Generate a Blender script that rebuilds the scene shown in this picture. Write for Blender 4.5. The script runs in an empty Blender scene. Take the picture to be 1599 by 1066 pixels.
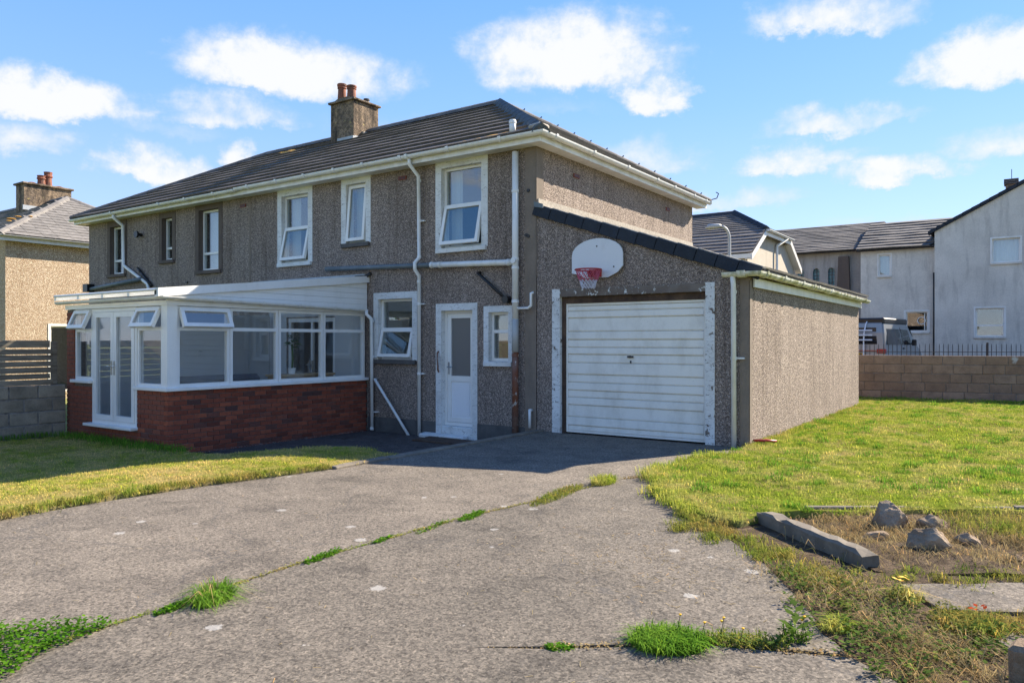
import bpy, math, random
from mathutils import Vector, Matrix, noise
R = math.radians
random.seed(7)
scene = bpy.context.scene
col = scene.collection

# ------------------------------------------------------------------ camera
cam_d = bpy.data.cameras.new('camera')
cam_d.sensor_width = 36.0
cam_d.lens = 36.0 * 1172 / 1599
cam_d.clip_start, cam_d.clip_end = 0.05, 3000
cam = bpy.data.objects.new('camera', cam_d)
cam.location = (3.277, -10.613, 1.5)
cam.rotation_euler = (R(90), 0, R(34.72))
col.objects.link(cam)
scene.camera = cam
# ------------------------------------------------------------------ light
SUN = Vector((0.60, 1.29, 1.0)).normalized()
EL, ROT = math.asin(SUN.z), math.atan2(SUN.x, SUN.y)
sun_d = bpy.data.lights.new('sun', 'SUN')
sun_d.energy, sun_d.angle, sun_d.color = 4.4, R(0.53), (1.0, 0.89, 0.73)
sun = bpy.data.objects.new('sun', sun_d)
sun.rotation_euler = SUN.to_track_quat('Z', 'Y').to_euler()
sun.location = SUN * 60
col.objects.link(sun)
vs = scene.view_settings
vs.view_transform, vs.look, vs.exposure, vs.gamma = 'Standard', 'None', 1.58, 1.0
SKY_STRENGTH = 0.13
scene.cycles.max_bounces, scene.cycles.diffuse_bounces, scene.cycles.glossy_bounces = 6, 3, 3
scene.cycles.transmission_bounces, scene.cycles.transparent_max_bounces = 3, 10
scene.cycles.caustics_reflective = scene.cycles.caustics_refractive = False
world = bpy.data.worlds.new('World')
scene.world = world
world.use_nodes = True


class NT:
    """small node-tree helper"""
    def __init__(s, tree):
        s.t = tree
        tree.nodes.clear()

    def n(s, kind, ins=None, **props):
        nd = s.t.nodes.new(kind)
        for k, v in props.items():
            setattr(nd, k, v)
        for k, v in (ins or {}).items():
            sock = nd.inputs[k]
            if isinstance(v, bpy.types.NodeSocket):
                s.t.links.new(v, sock)
            elif isinstance(v, bpy.types.Node):
                s.t.links.new(v.outputs[0], sock)
            else:
                sock.default_value = v
        return nd

    def m(s, op, a, b=0.0, c=0.0, clamp=False):
        nd = s.n('ShaderNodeMath', {0: a, 1: b, 2: c}, operation=op)
        nd.use_clamp = clamp
        return nd.outputs[0]

    def mix(s, fac, a, b, blend='MIX'):
        nd = s.n('ShaderNodeMix', {0: fac, 6: a, 7: b}, data_type='RGBA', blend_type=blend)
        return nd.outputs[2]

    def ramp(s, fac, *stops):
        nd = s.n('ShaderNodeValToRGB', {0: fac})
        el = nd.color_ramp.elements
        while len(el) < len(stops):
            el.new(0.5)
        for e, (p, c) in zip(el, stops):
            e.position = p
            e.color = c if len(c) == 4 else (*c, 1)
        return nd.outputs[0]


def c4(c):
    return (c[0], c[1], c[2], 1.0)


# sky with fair-weather cumulus (the same cloud field goes right round the horizon)
w = NT(world.node_tree)
sky = w.n('ShaderNodeTexSky', sky_type='NISHITA', sun_disc=False, sun_elevation=EL, sun_rotation=ROT,
          altitude=600.0, air_density=1.0, dust_density=0.08, ozone_density=2.6)
skyc = w.n('ShaderNodeHueSaturation', {'Saturation': 1.10, 'Value': 1.0, 'Color': w.mix(1.0, sky.outputs[0], (0.80, 0.80, 0.98, 1), 'MULTIPLY')}).outputs[0]
tc = w.n('ShaderNodeTexCoord').outputs['Generated']
sep = w.n('ShaderNodeSeparateXYZ', {0: tc})
az = w.m('MULTIPLY', w.m('ARCTAN2', sep.outputs[0], sep.outputs[1]), 180 / math.pi)   # clockwise from +Y, degrees
AZ0 = -34.72
azw = w.m('SUBTRACT', w.m('WRAP', w.m('SUBTRACT', az, AZ0), 36.0, -36.0), 0.0)          # cloud field repeats every 72 degrees
el = w.m('MULTIPLY', w.m('ARCSINE', sep.outputs[2]), 180 / math.pi)
nz = w.n('ShaderNodeTexNoise', {'Vector': w.n('ShaderNodeVectorMath', {0: tc, 1: (1, 1, 2.0)}, operation='MULTIPLY').outputs[0],
                               'Scale': 9.0, 'Detail': 8.0, 'Roughness': 0.60, 'Distortion': 0.25})
nzc = w.n('ShaderNodeSeparateColor', {0: nz.outputs['Color']})
n1 = w.m('SUBTRACT', nzc.outputs[0], 0.5)
n2 = w.m('SUBTRACT', nzc.outputs[1], 0.5)
nzf = w.n('ShaderNodeTexNoise', {'Vector': tc, 'Scale': 34.0, 'Detail': 6.0, 'Roughness': 0.65})
nzfc = w.n('ShaderNodeSeparateColor', {0: nzf.outputs['Color']})
azd = w.m('MULTIPLY_ADD', w.m('SUBTRACT', nzfc.outputs[0], 0.5), 3.6, w.m('MULTIPLY_ADD', n1, 9.0, azw))
eld = w.m('MULTIPLY_ADD', w.m('SUBTRACT', nzfc.outputs[1], 0.5), 1.9, w.m('MULTIPLY_ADD', n2, 3.4, el))
# azimuth, elevation of the base, half width, height, density
CLOUDS = [(4.5, 20.0, 9.2, 4.4, 1.0), (-16.5, 18.4, 9.4, 3.6, 1.0), (-31.8, 14.9, 6.4, 2.6, 1.0), (11.6, 17.2, 3.6, 2.7, 1.0),
          (22.0, 21.3, 7.0, 2.1, .72), (32.8, 17.2, 6.2, 2.9, 1.0), (-20.5, 15.6, 6.2, 1.9, .66), (-26.0, 11.4, 4.4, 2.2, .85),
          (-19.8, 12.8, 2.4, 1.6, .8), (23.2, 14.6, 6.0, 1.6, .66), (21.0, 12.2, 5.4, 1.9, .8), (27.0, 11.0, 4.4, 1.6, .8),
          (10.0, 13.2, 5.0, 2.0, .5), (-34.0, 12.4, 4.0, 1.9, .6), (33.5, 12.2, 5.0, 1.9, .62), (16.0, 9.8, 6.0, 1.4, .5),
          (-27.0, 14.4, 7.0, 1.2, .32), (-8.0, 15.5, 8.0, 1.4, .28), (28.0, 7.5, 8.0, 1.3, .34), (2.0, 17.0, 8.0, 1.2, .25)]
dens = None
for a0, e0, wa, he, d in CLOUDS:
    x = w.m('MULTIPLY', w.m('SUBTRACT', azd, a0), 1.0 / (wa * 1.05))
    yv = w.m('SUBTRACT', eld, e0)
    he *= 1.05
    y = w.m('MAXIMUM', w.m('MULTIPLY', yv, 1.0 / he), w.m('MULTIPLY', yv, -1.0 / (0.42 * he)))
    q = w.m('ADD', w.m('MULTIPLY', x, x), w.m('MULTIPLY', y, y))
    v = w.m('MULTIPLY', w.m('SUBTRACT', 1.0, q, clamp=True), d)
    dens = v if dens is None else w.m('MAXIMUM', dens, v)
hi = w.n('ShaderNodeTexNoise', {'Vector': tc, 'Scale': 30.0, 'Detail': 5.0, 'Roughness': 0.6}).outputs[0]
dn = w.m('MULTIPLY', dens, w.m('MULTIPLY_ADD', hi, 1.7, 0.15))
cover = w.n('ShaderNodeMapRange', {0: dn, 1: 0.05, 2: 0.85, 3: 0.0, 4: 0.95}, interpolation_type='SMOOTHSTEP').outputs[0]
cloud_col = w.mix(cover, (1.95, 2.15, 2.5, 1), (2.62, 2.62, 2.62, 1))
low = w.n('ShaderNodeMapRange', {0: el, 1: 60.0, 2: 32.0, 3: 0.0, 4: 0.80}).outputs[0]
clear = w.ramp(w.m('MULTIPLY', el, 1 / 40.0), (0.0, (.62, .76, 1.0)), (.22, (.50, .69, 1.0)), (.42, (.32, .58, .98)), (.75, (.155, .43, .93)), (1.0, (.11, .36, .86)))
clear = w.n('ShaderNodeVectorMath', {0: clear, 1: (2.62, 2.62, 2.62)}, operation='MULTIPLY').outputs[0]
thin = w.mix(low, skyc, clear)
skymix = w.mix(cover, thin, cloud_col)
bg = w.n('ShaderNodeBackground', {0: skymix, 1: SKY_STRENGTH})
w.n('ShaderNodeOutputWorld', {0: bg})

# ------------------------------------------------------------------ materials
MATS = {}


def mat(name, fn):
    m = bpy.data.materials.new(name)
    m.use_nodes = True
    t = NT(m.node_tree)
    out = t.n('ShaderNodeOutputMaterial')
    sh = fn(t)
    t.t.links.new(sh, out.inputs[0])
    MATS[name] = m
    return m


def prin(t, color, rough=0.7, bump=None, dist=0.01, strength=1.0, metallic=0.0, spec=0.4):
    ins = {'Base Color': color, 'Roughness': rough, 'Metallic': metallic, 'Specular IOR Level': spec}
    nd = t.n('ShaderNodeBsdfPrincipled', ins)
    if bump is not None:
        b = t.n('ShaderNodeBump', {'Height': bump, 'Distance': dist, 'Strength': strength})
        t.t.links.new(b.outputs[0], nd.inputs['Normal'])
    return nd.outputs[0]


def pos(t):
    return t.n('ShaderNodeNewGeometry').outputs['Position']


def objc(t):
    return t.n('ShaderNodeTexCoord').outputs['Object']


def nse(t, vec, scale, detail=4.0, rough=0.55, out=0):
    return t.n('ShaderNodeTexNoise', {'Vector': vec, 'Scale': scale, 'Detail': detail, 'Roughness': rough}).outputs[out]


def vor(t, vec, scale, feature='F1', out='Color', rnd=1.0):
    return t.n('ShaderNodeTexVoronoi', {'Vector': vec, 'Scale': scale, 'Randomness': rnd}, feature=feature).outputs[out]


def rnd(t):
    return t.n('ShaderNodeObjectInfo').outputs['Random']


def stretch(t, vec, s):
    return t.n('ShaderNodeVectorMath', {0: vec, 1: s}, operation='MULTIPLY').outputs[0]


def pebble(dark, mid, light, scale=62.0, stain=(0.55, 0.52, 0.5)):
    def fn(t):
        p = pos(t)
        v = vor(t, p, scale)
        g = t.n('ShaderNodeSeparateColor', {0: v}).outputs[0]
        base = t.ramp(g, (0.0, dark), (0.25, mid), (0.55, mid), (0.80, light), (1.0, tuple(min(1, k * 1.45) for k in light)))
        d = vor(t, p, scale, out='Distance')
        crev = t.ramp(d, (0.25, (1, 1, 1)), (0.75, (0.42, 0.40, 0.38)))
        c = t.mix(0.75, base, crev, 'MULTIPLY')
        big = nse(t, stretch(t, p, (1, 1, 0.35)), 1.3, 5, 0.6)
        c = t.mix(t.ramp(big, (0.35, (0, 0, 0)), (0.72, (0.55, 0.55, 0.55))), c, t.mix(1.0, c, c4(stain), 'MULTIPLY'))
        streak = nse(t, stretch(t, p, (5.0, 5.0, 0.25)), 1.5, 4, 0.6)
        c = t.mix(t.ramp(streak, (0.50, (0, 0, 0)), (0.70, (0.6, 0.6, 0.6))), c, t.mix(1.0, c, c4(stain), 'MULTIPLY'))
        mid2 = t.ramp(nse(t, p, 26.0, 2, .5), (0.35, (0.8, 0.8, 0.8)), (0.65, (1.15, 1.15, 1.15)))
        c = t.mix(1.0, c, mid2, 'MULTIPLY')
        return prin(t, c, 0.9, t.m('SUBTRACT', 1.0, d), 0.012, 0.9, spec=0.25)
    return fn


mat('pebbledash', pebble((.170, .137, .118), (.342, .276, .232), (.60, .492, .415), 90.0))
mat('pebbledash_orange', pebble((.42, .29, .18), (.62, .45, .30), (.78, .62, .46), 60.0, (.8, .77, .73)))


def smooth_render(a, b, s=1.2, dark=(.35, .34, .33), amt=0.6, fine=40.0):
    def fn(t):
        p = pos(t)
        n = nse(t, p, s, 6, 0.62)
        c = t.mix(t.ramp(n, (0.32, (0, 0, 0)), (0.68, (1, 1, 1))), c4(a), c4(b))
        st = nse(t, stretch(t, p, (2.2, 2.2, 0.35)), 1.4, 6, 0.65)
        c = t.mix(t.ramp(st, (0.50, (0, 0, 0)), (0.78, (amt, amt, amt))), c, c4(dark))
        f = nse(t, p, fine, 3, 0.6)
        c = t.mix(0.35, c, t.ramp(f, (0.3, (.55, .55, .55)), (0.7, (1, 1, 1))), 'MULTIPLY')
        return prin(t, c, 0.9, f, 0.006, 0.6, spec=0.25)
    return fn


mat('grey_render', smooth_render((.80, .75, .66), (.62, .58, .51), .8, (.34, .315, .28), .75, 18))
mat('hall_render', smooth_render((.44, .42, .395), (.33, .315, .295), .7, (.14, .135, .13), .8, 14))
mat('cream_render', smooth_render((.62, .55, .45), (.52, .46, .37), .8, (.34, .30, .24), .35, 18))
mat('cement_band', smooth_render((.27, .215, .17), (.21, .17, .135), 3.0, (.12, .10, .08), .5))
mat('plinth', smooth_render((.15, .14, .13), (.10, .095, .09), 4.0, (.06, .055, .05), .7))
mat('brown_surround', smooth_render((.16, .125, .10), (.13, .10, .085), 4.0, (.08, .065, .06), .5))
def chimneyfn(t):
    p = pos(t)
    c = t.mix(t.ramp(nse(t, p, 3.0, 6, .7), (.36, (0, 0, 0)), (.62, (1, 1, 1))), (.40, .29, .19, 1), (.20, .155, .115, 1))
    c = t.mix(t.ramp(nse(t, p, 13.0, 4, .7), (.44, (0, 0, 0)), (.60, (.75, .75, .75))), c, (.095, .075, .058, 1))
    c = t.mix(t.ramp(nse(t, stretch(t, p, (3, 3, .6)), 1.2, 5, .6), (.50, (0, 0, 0)), (.66, (.85, .85, .85))), c, (.045, .038, .032, 1))
    c = t.mix(t.ramp(nse(t, p, 8.0, 3, .6), (.64, (0, 0, 0)), (.72, (.7, .7, .7))), c, (.50, .40, .16, 1))
    f = nse(t, p, 34, 4, .7)
    c = t.mix(.7, c, t.ramp(f, (.3, (.4, .4, .4)), (.7, (1.25, 1.25, 1.25))), 'MULTIPLY')
    return prin(t, c, .95, f, .02, 1.0, spec=.2)


mat('chimney_render', chimneyfn)
mat('lintel_brown', smooth_render((.14, .09, .06), (.07, .045, .035), 6.0, (.03, .022, .018), .8))


def peel(under, amt=0.56, white=(.74, .74, .71)):
    def fn(t):
        p = pos(t)
        n = nse(t, p, 9.0, 6, 0.7)
        w_ = t.m('GREATER_THAN', n, amt)
        c = t.mix(w_, c4(white), c4(under))
        ck = nse(t, stretch(t, p, (1.0, 1.0, 4.0)), 3.5, 3, .5)
        c = t.mix(t.m('MULTIPLY', t.m('LESS_THAN', t.m('ABSOLUTE', t.m('SUBTRACT', ck, .5)), .006), .7), c, c4(tuple(k * .8 for k in under)))
        g = nse(t, p, 3.0, 5, .6)
        c = t.mix(t.ramp(g, (.45, (0, 0, 0)), (.8, (.5, .5, .5))), c, (.34, .32, .29, 1))
        return prin(t, c, 0.75, t.m('SUBTRACT', 1.0, w_), 0.004, 0.8)
    return fn


mat('peeling_white', peel((.30, .27, .24), 0.68))
mat('flaking_white', peel((.155, .12, .095), 0.60))
mat('mostly_flaked', peel((.155, .12, .095), 0.42))
mat('rust_pipe', peel((.17, .055, .022), 0.42, (.50, .44, .38)))


def dirty(c0, dirt, lo=.52, hi=.85, amt=.5, rough=.4, scale=2.5):
    def fn(t):
        p = pos(t)
        n = nse(t, stretch(t, p, (1, 1, .6)), scale, 6, .65)
        k = t.ramp(n, (lo, (0, 0, 0)), (hi, (amt, amt, amt)))
        c = t.mix(k, c4(c0), c4(dirt))
        sp = nse(t, p, 55.0, 3, .6)
        c = t.mix(t.ramp(sp, (.62, (0, 0, 0)), (.8, (.45, .45, .45))), c, c4(tuple(x * .7 for x in dirt)))
        return prin(t, c, rough, spec=.45)
    return fn


mat('upvc', dirty((.85, .83, .78), (.50, .47, .40), .48, .85, .4, .32))
mat('upvc_old', dirty((.80, .79, .75), (.42, .40, .33), .42, .8, .6, .42, 4.0))
mat('gutter_white', dirty((.80, .79, .76), (.40, .40, .30), .48, .8, .5, .4, 5.0))
mat('gutter_algae', dirty((.78, .76, .68), (.22, .23, .05), .40, .62, .85, .5, 5.0))
mat('garage_paint', dirty((.82, .785, .70), (.42, .38, .30), .48, .78, .45, .45, 3.5))
mat('backboard', dirty((.70, .71, .72), (.42, .42, .42), .5, .85, .4, .5, 5.0))
mat('black_plastic', dirty((.012, .012, .013), (.05, .05, .05), rough=.35))
mat('dark_metal', dirty((.03, .03, .033), (.10, .08, .06), rough=.5))
mat('galvanised', dirty((.42, .42, .40), (.30, .29, .27), rough=.45))
mat('lead', dirty((.12, .15, .17), (.24, .27, .28), .45, .75, .6, .55, 6.0))
mat('lead_light', dirty((.45, .48, .50), (.26, .28, .30), .45, .75, .6, .5, 6.0))
mat('terracotta', dirty((.30, .095, .052), (.07, .055, .045), .40, .66, .9, .8, 9.0))
mat('red_plastic', dirty((.42, .03, .025), (.2, .03, .03), rough=.45))
mat('net_red', dirty((.55, .10, .16), (.35, .10, .12), rough=.7))
mat('net_white', dirty((.62, .62, .70), (.35, .35, .40), rough=.8))
mat('vent_terracotta', dirty((.22, .06, .04), (.10, .04, .03), rough=.85))
mat('rope_yellow', dirty((.72, .55, .25), (.5, .36, .15), rough=.8))
mat('curtain', dirty((.72, .71, .68), (.55, .54, .52), amt=.3, rough=.95))
mat('interior_wall', dirty((.55, .54, .51), (.42, .41, .39), amt=.3, rough=.95))
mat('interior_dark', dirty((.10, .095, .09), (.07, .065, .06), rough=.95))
mat('oak', dirty((.44, .29, .15), (.33, .20, .10), .35, .7, .5, .5, 6.0))
mat('sofa_grey', dirty((.10, .10, .105), (.06, .06, .065), rough=.95))
mat('leaf_indoor', dirty((.06, .11, .03), (.10, .13, .05), rough=.5))
mat('panel_white', dirty((.83, .84, .85), (.6, .6, .58), amt=.25, rough=.35))
mat('van_silver', lambda t: t.n('ShaderNodeBsdfPrincipled', {'Base Color': (.30, .305, .30, 1), 'Metallic': .25, 'Roughness': .35, 'Coat Weight': .6, 'Coat Roughness': .08}).outputs[0])
mat('van_white', lambda t: t.n('ShaderNodeBsdfPrincipled', {'Base Color': (.74, .75, .76, 1), 'Roughness': .3, 'Coat Weight': .6}).outputs[0])
mat('dark_glass', lambda t: prin(t, (.012, .013, .015, 1), .06, spec=.7))
mat('lamp_red', lambda t: prin(t, (.45, .015, .02, 1), .15, spec=.6))
mat('plate_yellow', lambda t: prin(t, (.75, .42, .02, 1), .4))
mat('rubber', lambda t: prin(t, (.014, .014, .014, 1), .8))
mat('chrome', lambda t: prin(t, (.6, .6, .6, 1), .25, metallic=1.0))


def glass_fn(ior, tint=(.86, .9, .9)):
    def fn(t):
        f0 = ((ior - 1) / (ior + 1)) ** 2
        fc = t.n('ShaderNodeLayerWeight', {'Blend': .5}).outputs['Facing']
        fr = t.m('MULTIPLY_ADD', t.m('POWER', fc, 5.0), 1 - f0, f0)
        wob = nse(t, pos(t), 1.6, 2, .4)
        b = t.n('ShaderNodeBump', {'Height': wob, 'Distance': .004, 'Strength': .2}).outputs[0]
        g = t.n('ShaderNodeBsdfGlossy', {'Color': (1, 1, 1, 1), 'Roughness': .015, 'Normal': b}).outputs[0]
        tr = t.n('ShaderNodeBsdfTransparent', {'Color': c4(tint)}).outputs[0]
        return t.n('ShaderNodeMixShader', {0: fr, 1: tr, 2: g}).outputs[0]
    return fn


mat('glass', glass_fn(2.1))
mat('glass_clear', glass_fn(1.7, (.96, .97, .97)))
mat('frosted', lambda t: prin(t, (.16, .15, .14, 1), .35, nse(t, pos(t), 60, 2), .003, .5, spec=.7))
mat('polycarb', lambda t: t.n('ShaderNodeMixShader', {0: .22, 1: t.n('ShaderNodeBsdfTransparent', {0: (.85, .87, .88, 1)}).outputs[0],
                                                    2: prin(t, (.55, .54, .50, 1), .4)}).outputs[0])


def brickfn(t):
    r = rnd(t)
    p = pos(t)
    c = t.ramp(r, (0, (.15, .042, .026)), (.22, (.245, .062, .034)), (.5, (.30, .078, .042)), (.78, (.38, .105, .052)), (.92, (.20, .072, .05)), (1, (.095, .044, .038)))
    n = nse(t, p, 16.0, 5, .65)
    c = t.mix(t.ramp(n, (.4, (0, 0, 0)), (.75, (.6, .6, .6))), c, (.085, .042, .034, 1))
    return prin(t, c, .85, nse(t, p, 90, 3), .003, .6, spec=.25)


mat('brick', brickfn)
mat('mortar', lambda t: prin(t, t.ramp(nse(t, pos(t), 30, 4), (.3, (.10, .08, .07)), (.7, (.19, .16, .14))), .95))


def blockfn(a, b, dirt):
    def fn(t):
        r = rnd(t)
        p = pos(t)
        c = t.mix(r, c4(a), c4(b))
        n = nse(t, p, 3.5, 6, .65)
        c = t.mix(t.ramp(n, (.42, (0, 0, 0)), (.75, (.75, .75, .75))), c, c4(dirt))
        f = nse(t, p, 70, 3, .6)
        c = t.mix(.5, c, t.ramp(f, (.3, (.55, .55, .55)), (.7, (1.1, 1.1, 1.1))), 'MULTIPLY')
        ef = nse(t, p, 2.3, 7, .72)
        c = t.mix(t.ramp(ef, (.66, (0, 0, 0)), (.74, (.7, .7, .7))), c, (.62, .60, .57, 1))
        return prin(t, c, .95, f, .006, .8, spec=.2)
    return fn


mat('block_tan', blockfn((.30, .19, .125), (.41, .275, .19), (.17, .11, .08)))
mat('block_grey', blockfn((.28, .23, .17), (.36, .30, .225), (.11, .09, .068)))
mat('block_mortar', lambda t: prin(t, t.ramp(nse(t, pos(t), 12, 5), (.3, (.11, .09, .075)), (.7, (.26, .235, .21))), .95))


def concrete(a, b, dark, sc=1.0, spot=.5):
    def fn(t):
        p = pos(t)
        big = nse(t, p, .55 * sc, 6, .62)
        c = t.mix(t.ramp(big, (.34, (0, 0, 0)), (.66, (1, 1, 1))), c4(a), c4(b))
        mid = nse(t, p, 3.2 * sc, 5, .65)
        c = t.mix(t.ramp(mid, (.46, (0, 0, 0)), (.74, (.65, .65, .65))), c, c4(dark))
        blot = nse(t, p, 1.15 * sc, 7, .72)
        c = t.mix(t.ramp(blot, (.54, (0, 0, 0)), (.64, (.55, .55, .55))), c, c4(tuple(k * .8 for k in dark)))
        pale = nse(t, stretch(t, p, (1, 1, 3)), 1.9 * sc, 6, .7)
        c = t.mix(t.ramp(pale, (.58, (0, 0, 0)), (.68, (.4, .4, .4))), c, c4(tuple(min(1, k * 1.35) for k in a)))
        agg = vor(t, p, 95.0)
        ag = t.n('ShaderNodeSeparateColor', {0: agg}).outputs[1]
        c = t.mix(.8, c, t.ramp(ag, (0, (.42, .41, .41)), (.3, (.78, .78, .78)), (.75, (1.12, 1.1, 1.08)), (1, (1.5, 1.45, 1.4))), 'MULTIPLY')
        st_ = t.n('ShaderNodeSeparateColor', {0: vor(t, p, 52.0)}).outputs[0]
        c = t.mix(.5, c, t.ramp(st_, (0, (.30, .29, .28)), (.12, (.55, .55, .55)), (.2, (1, 1, 1)), (.88, (1.02, 1.02, 1.02)), (.95, (1.5, 1.48, 1.44))), 'MULTIPLY')
        grit = nse(t, p, 38.0, 3, .7)
        c = t.mix(.7, c, t.ramp(grit, (.33, (.50, .50, .50)), (.5, (1, 1, 1)), (.7, (1.18, 1.17, 1.15))), 'MULTIPLY')
        p2 = stretch(t, p, (1, 1, 0))
        spv = t.n('ShaderNodeTexVoronoi', {'Vector': p2, 'Scale': 1.6}, voronoi_dimensions='2D')
        spr = t.n('ShaderNodeSeparateColor', {0: spv.outputs['Color']}).outputs[2]
        sp = t.m('ADD', spv.outputs['Distance'], t.m('MULTIPLY', t.m('SUBTRACT', 1.0, spr), .16))
        spn = t.m('MULTIPLY_ADD', nse(t, p, 26, 4, .7), .16, sp)
        c = t.mix(t.m('MULTIPLY', t.m('LESS_THAN', spn, .155), spot), c, (.46, .44, .40, 1))
        dk = t.n('ShaderNodeTexVoronoi', {'Vector': stretch(t, p2, (1.3, 1.0, 1)), 'Scale': 2.1}, voronoi_dimensions='2D').outputs['Distance']
        dkn = t.m('MULTIPLY_ADD', nse(t, p, 30, 3), .05, dk)
        c = t.mix(t.m('MULTIPLY', t.m('LESS_THAN', dkn, .052), .6), c, (.06, .05, .045, 1))
        # faint hairline cracks
        cr = vor(t, t.n('ShaderNodeVectorMath', {0: p, 1: stretch(t, nse(t, p, 1.5, 5, .6, 1), (.9, .9, .9))}, operation='ADD').outputs[0], .42, 'DISTANCE_TO_EDGE', 'Distance')
        c = t.mix(t.m('MULTIPLY', t.m('LESS_THAN', cr, .0035), .5), c, (.08, .075, .07, 1))
        h = t.m('ADD', t.m('MULTIPLY', ag, .5), grit)
        return prin(t, c, .92, h, .006, .8, spec=.2)
    return fn


mat('concrete_drive', concrete((.215, .184, .146), (.165, .142, .114), (.100, .087, .072)))
mat('concrete_drive_dark', concrete((.188, .162, .129), (.142, .124, .100), (.084, .074, .062)))
mat('concrete_kerb', smooth_render((.25, .21, .16), (.17, .145, .112), 5.0, (.075, .064, .05), .8, 34))
mat('paving', concrete((.125, .105, .095), (.085, .075, .07), (.05, .045, .04), 2.0, .2))
mat('asphalt', concrete((.06, .06, .06), (.05, .05, .05), (.04, .04, .04)))


def roof_tile(a, b, moss, msc=2.0, lo=.55):
    def fn(t):
        p = pos(t)
        r = rnd(t)
        n = nse(t, p, 6.0, 5, .65)
        c = t.mix(t.ramp(n, (.35, (0, 0, 0)), (.7, (1, 1, 1))), c4(a), c4(b))
        c = t.mix(.5, c, t.ramp(r, (0, (.7, .7, .7)), (1, (1.2, 1.2, 1.2))), 'MULTIPLY')
        m_ = nse(t, p, msc, 6, .7)
        c = t.mix(t.ramp(m_, (lo, (0, 0, 0)), (lo + .14, (.85, .85, .85))), c, c4(moss))
        f = nse(t, p, 45, 3, .6)
        c = t.mix(.5, c, t.ramp(f, (.3, (.6, .6, .6)), (.7, (1.15, 1.15, 1.15))), 'MULTIPLY')
        return prin(t, c, .85, f, .005, .7, spec=.3)
    return fn


mat('roof_tile', roof_tile((.165, .138, .116), (.10, .083, .072), (.045, .038, .026), 1.6, .58))
mat('roof_tile_weathered', roof_tile((.20, .18, .16), (.10, .09, .085), (.30, .27, .22), 3.0, .58))
mat('slate', roof_tile((.235, .215, .19), (.16, .148, .135), (.30, .27, .24), 2.0, .62))
mat('verge_tile', roof_tile((.034, .042, .055), (.026, .032, .042), (.06, .065, .07), 2.0, .66))
mat('ridge_tile', roof_tile((.10, .115, .12), (.075, .085, .09), (.30, .22, .10), 1.8, .63))
mat('lichen', lambda t: prin(t, t.ramp(nse(t, pos(t), 20, 4), (.3, (.45, .20, .02)), (.7, (.62, .36, .06))), .95))
mat('mortar_light', lambda t: prin(t, t.ramp(nse(t, pos(t), 20, 5), (.3, (.30, .26, .21)), (.7, (.50, .45, .38))), .95))


def woodfn(t):
    p = pos(t)
    n = nse(t, stretch(t, p, (14, 1.2, 14)), 2.0, 5, .6)
    c = t.ramp(n, (.3, (.13, .10, .07)), (.55, (.25, .205, .15)), (.75, (.34, .285, .215)))
    c = t.mix(.4, c, t.ramp(rnd(t), (0, (.6, .6, .6)), (1, (1.25, 1.2, 1.1))), 'MULTIPLY')
    return prin(t, c, .9, n, .004, .6)


mat('weathered_wood', woodfn)


def soilfn(t):
    p = pos(t)
    n = nse(t, p, 7, 7, .7)
    c = t.ramp(n, (.25, (.045, .029, .017)), (.5, (.115, .078, .048)), (.7, (.25, .18, .115)))
    f = nse(t, p, 60, 4, .7)
    c = t.mix(.7, c, t.ramp(f, (.3, (.4, .4, .4)), (.7, (1.2, 1.2, 1.2))), 'MULTIPLY')
    return prin(t, c, .95, t.m('ADD', n, f), .03, 1.0, spec=.15)


mat('soil', soilfn)
mat('rock', lambda t: prin(t, t.mix(t.ramp(nse(t, pos(t), 5, 6, .65), (.4, (0, 0, 0)), (.7, (1, 1, 1))), (.23, .16, .10, 1), (.46, .35, .24, 1)), .92, nse(t, pos(t), 22, 6, .7), .03, 1.0, spec=.2))
mat('gravel', lambda t: prin(t, t.ramp(t.n('ShaderNodeSeparateColor', {0: vor(t, pos(t), 40)}).outputs[0], (0, (.10, .09, .08)), (1, (.5, .47, .43))), .9))


def lawn_tint(t, a, b, dry, lo, hi):
    p = stretch(t, pos(t), (1, 1, 0))
    n = nse(t, p, 1.1, 5, .65)
    n2_ = nse(t, p, 5.0, 3, .6)
    k = t.m('MULTIPLY_ADD', n2_, .35, t.m('MULTIPLY', n, .8))
    c = t.mix(t.ramp(k, (lo, (0, 0, 0)), (hi, (1, 1, 1))), t.mix(t.ramp(n2_, (.35, (0, 0, 0)), (.65, (1, 1, 1))), c4(a), c4(b)), c4(dry))
    return c


def blade(a, b, dry, lo, hi):
    def fn(t):
        c = lawn_tint(t, a, b, dry, lo, hi)
        at_ = t.n('ShaderNodeAttribute', attribute_name='var').outputs['Fac']
        c = t.mix(1.0, c, t.ramp(at_, (0, (.60, .62, .55)), (.6, (1, 1, 1)), (.86, (1.2, 1.15, 1.0)), (1, (2.0, 1.55, 1.25))), 'MULTIPLY')
        d = t.n('ShaderNodeBsdfDiffuse', {0: c}).outputs[0]
        tr = t.n('ShaderNodeBsdfTranslucent', {0: c}).outputs[0]
        return t.n('ShaderNodeMixShader', {0: .42, 1: d, 2: tr}).outputs[0]
    return fn


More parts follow.
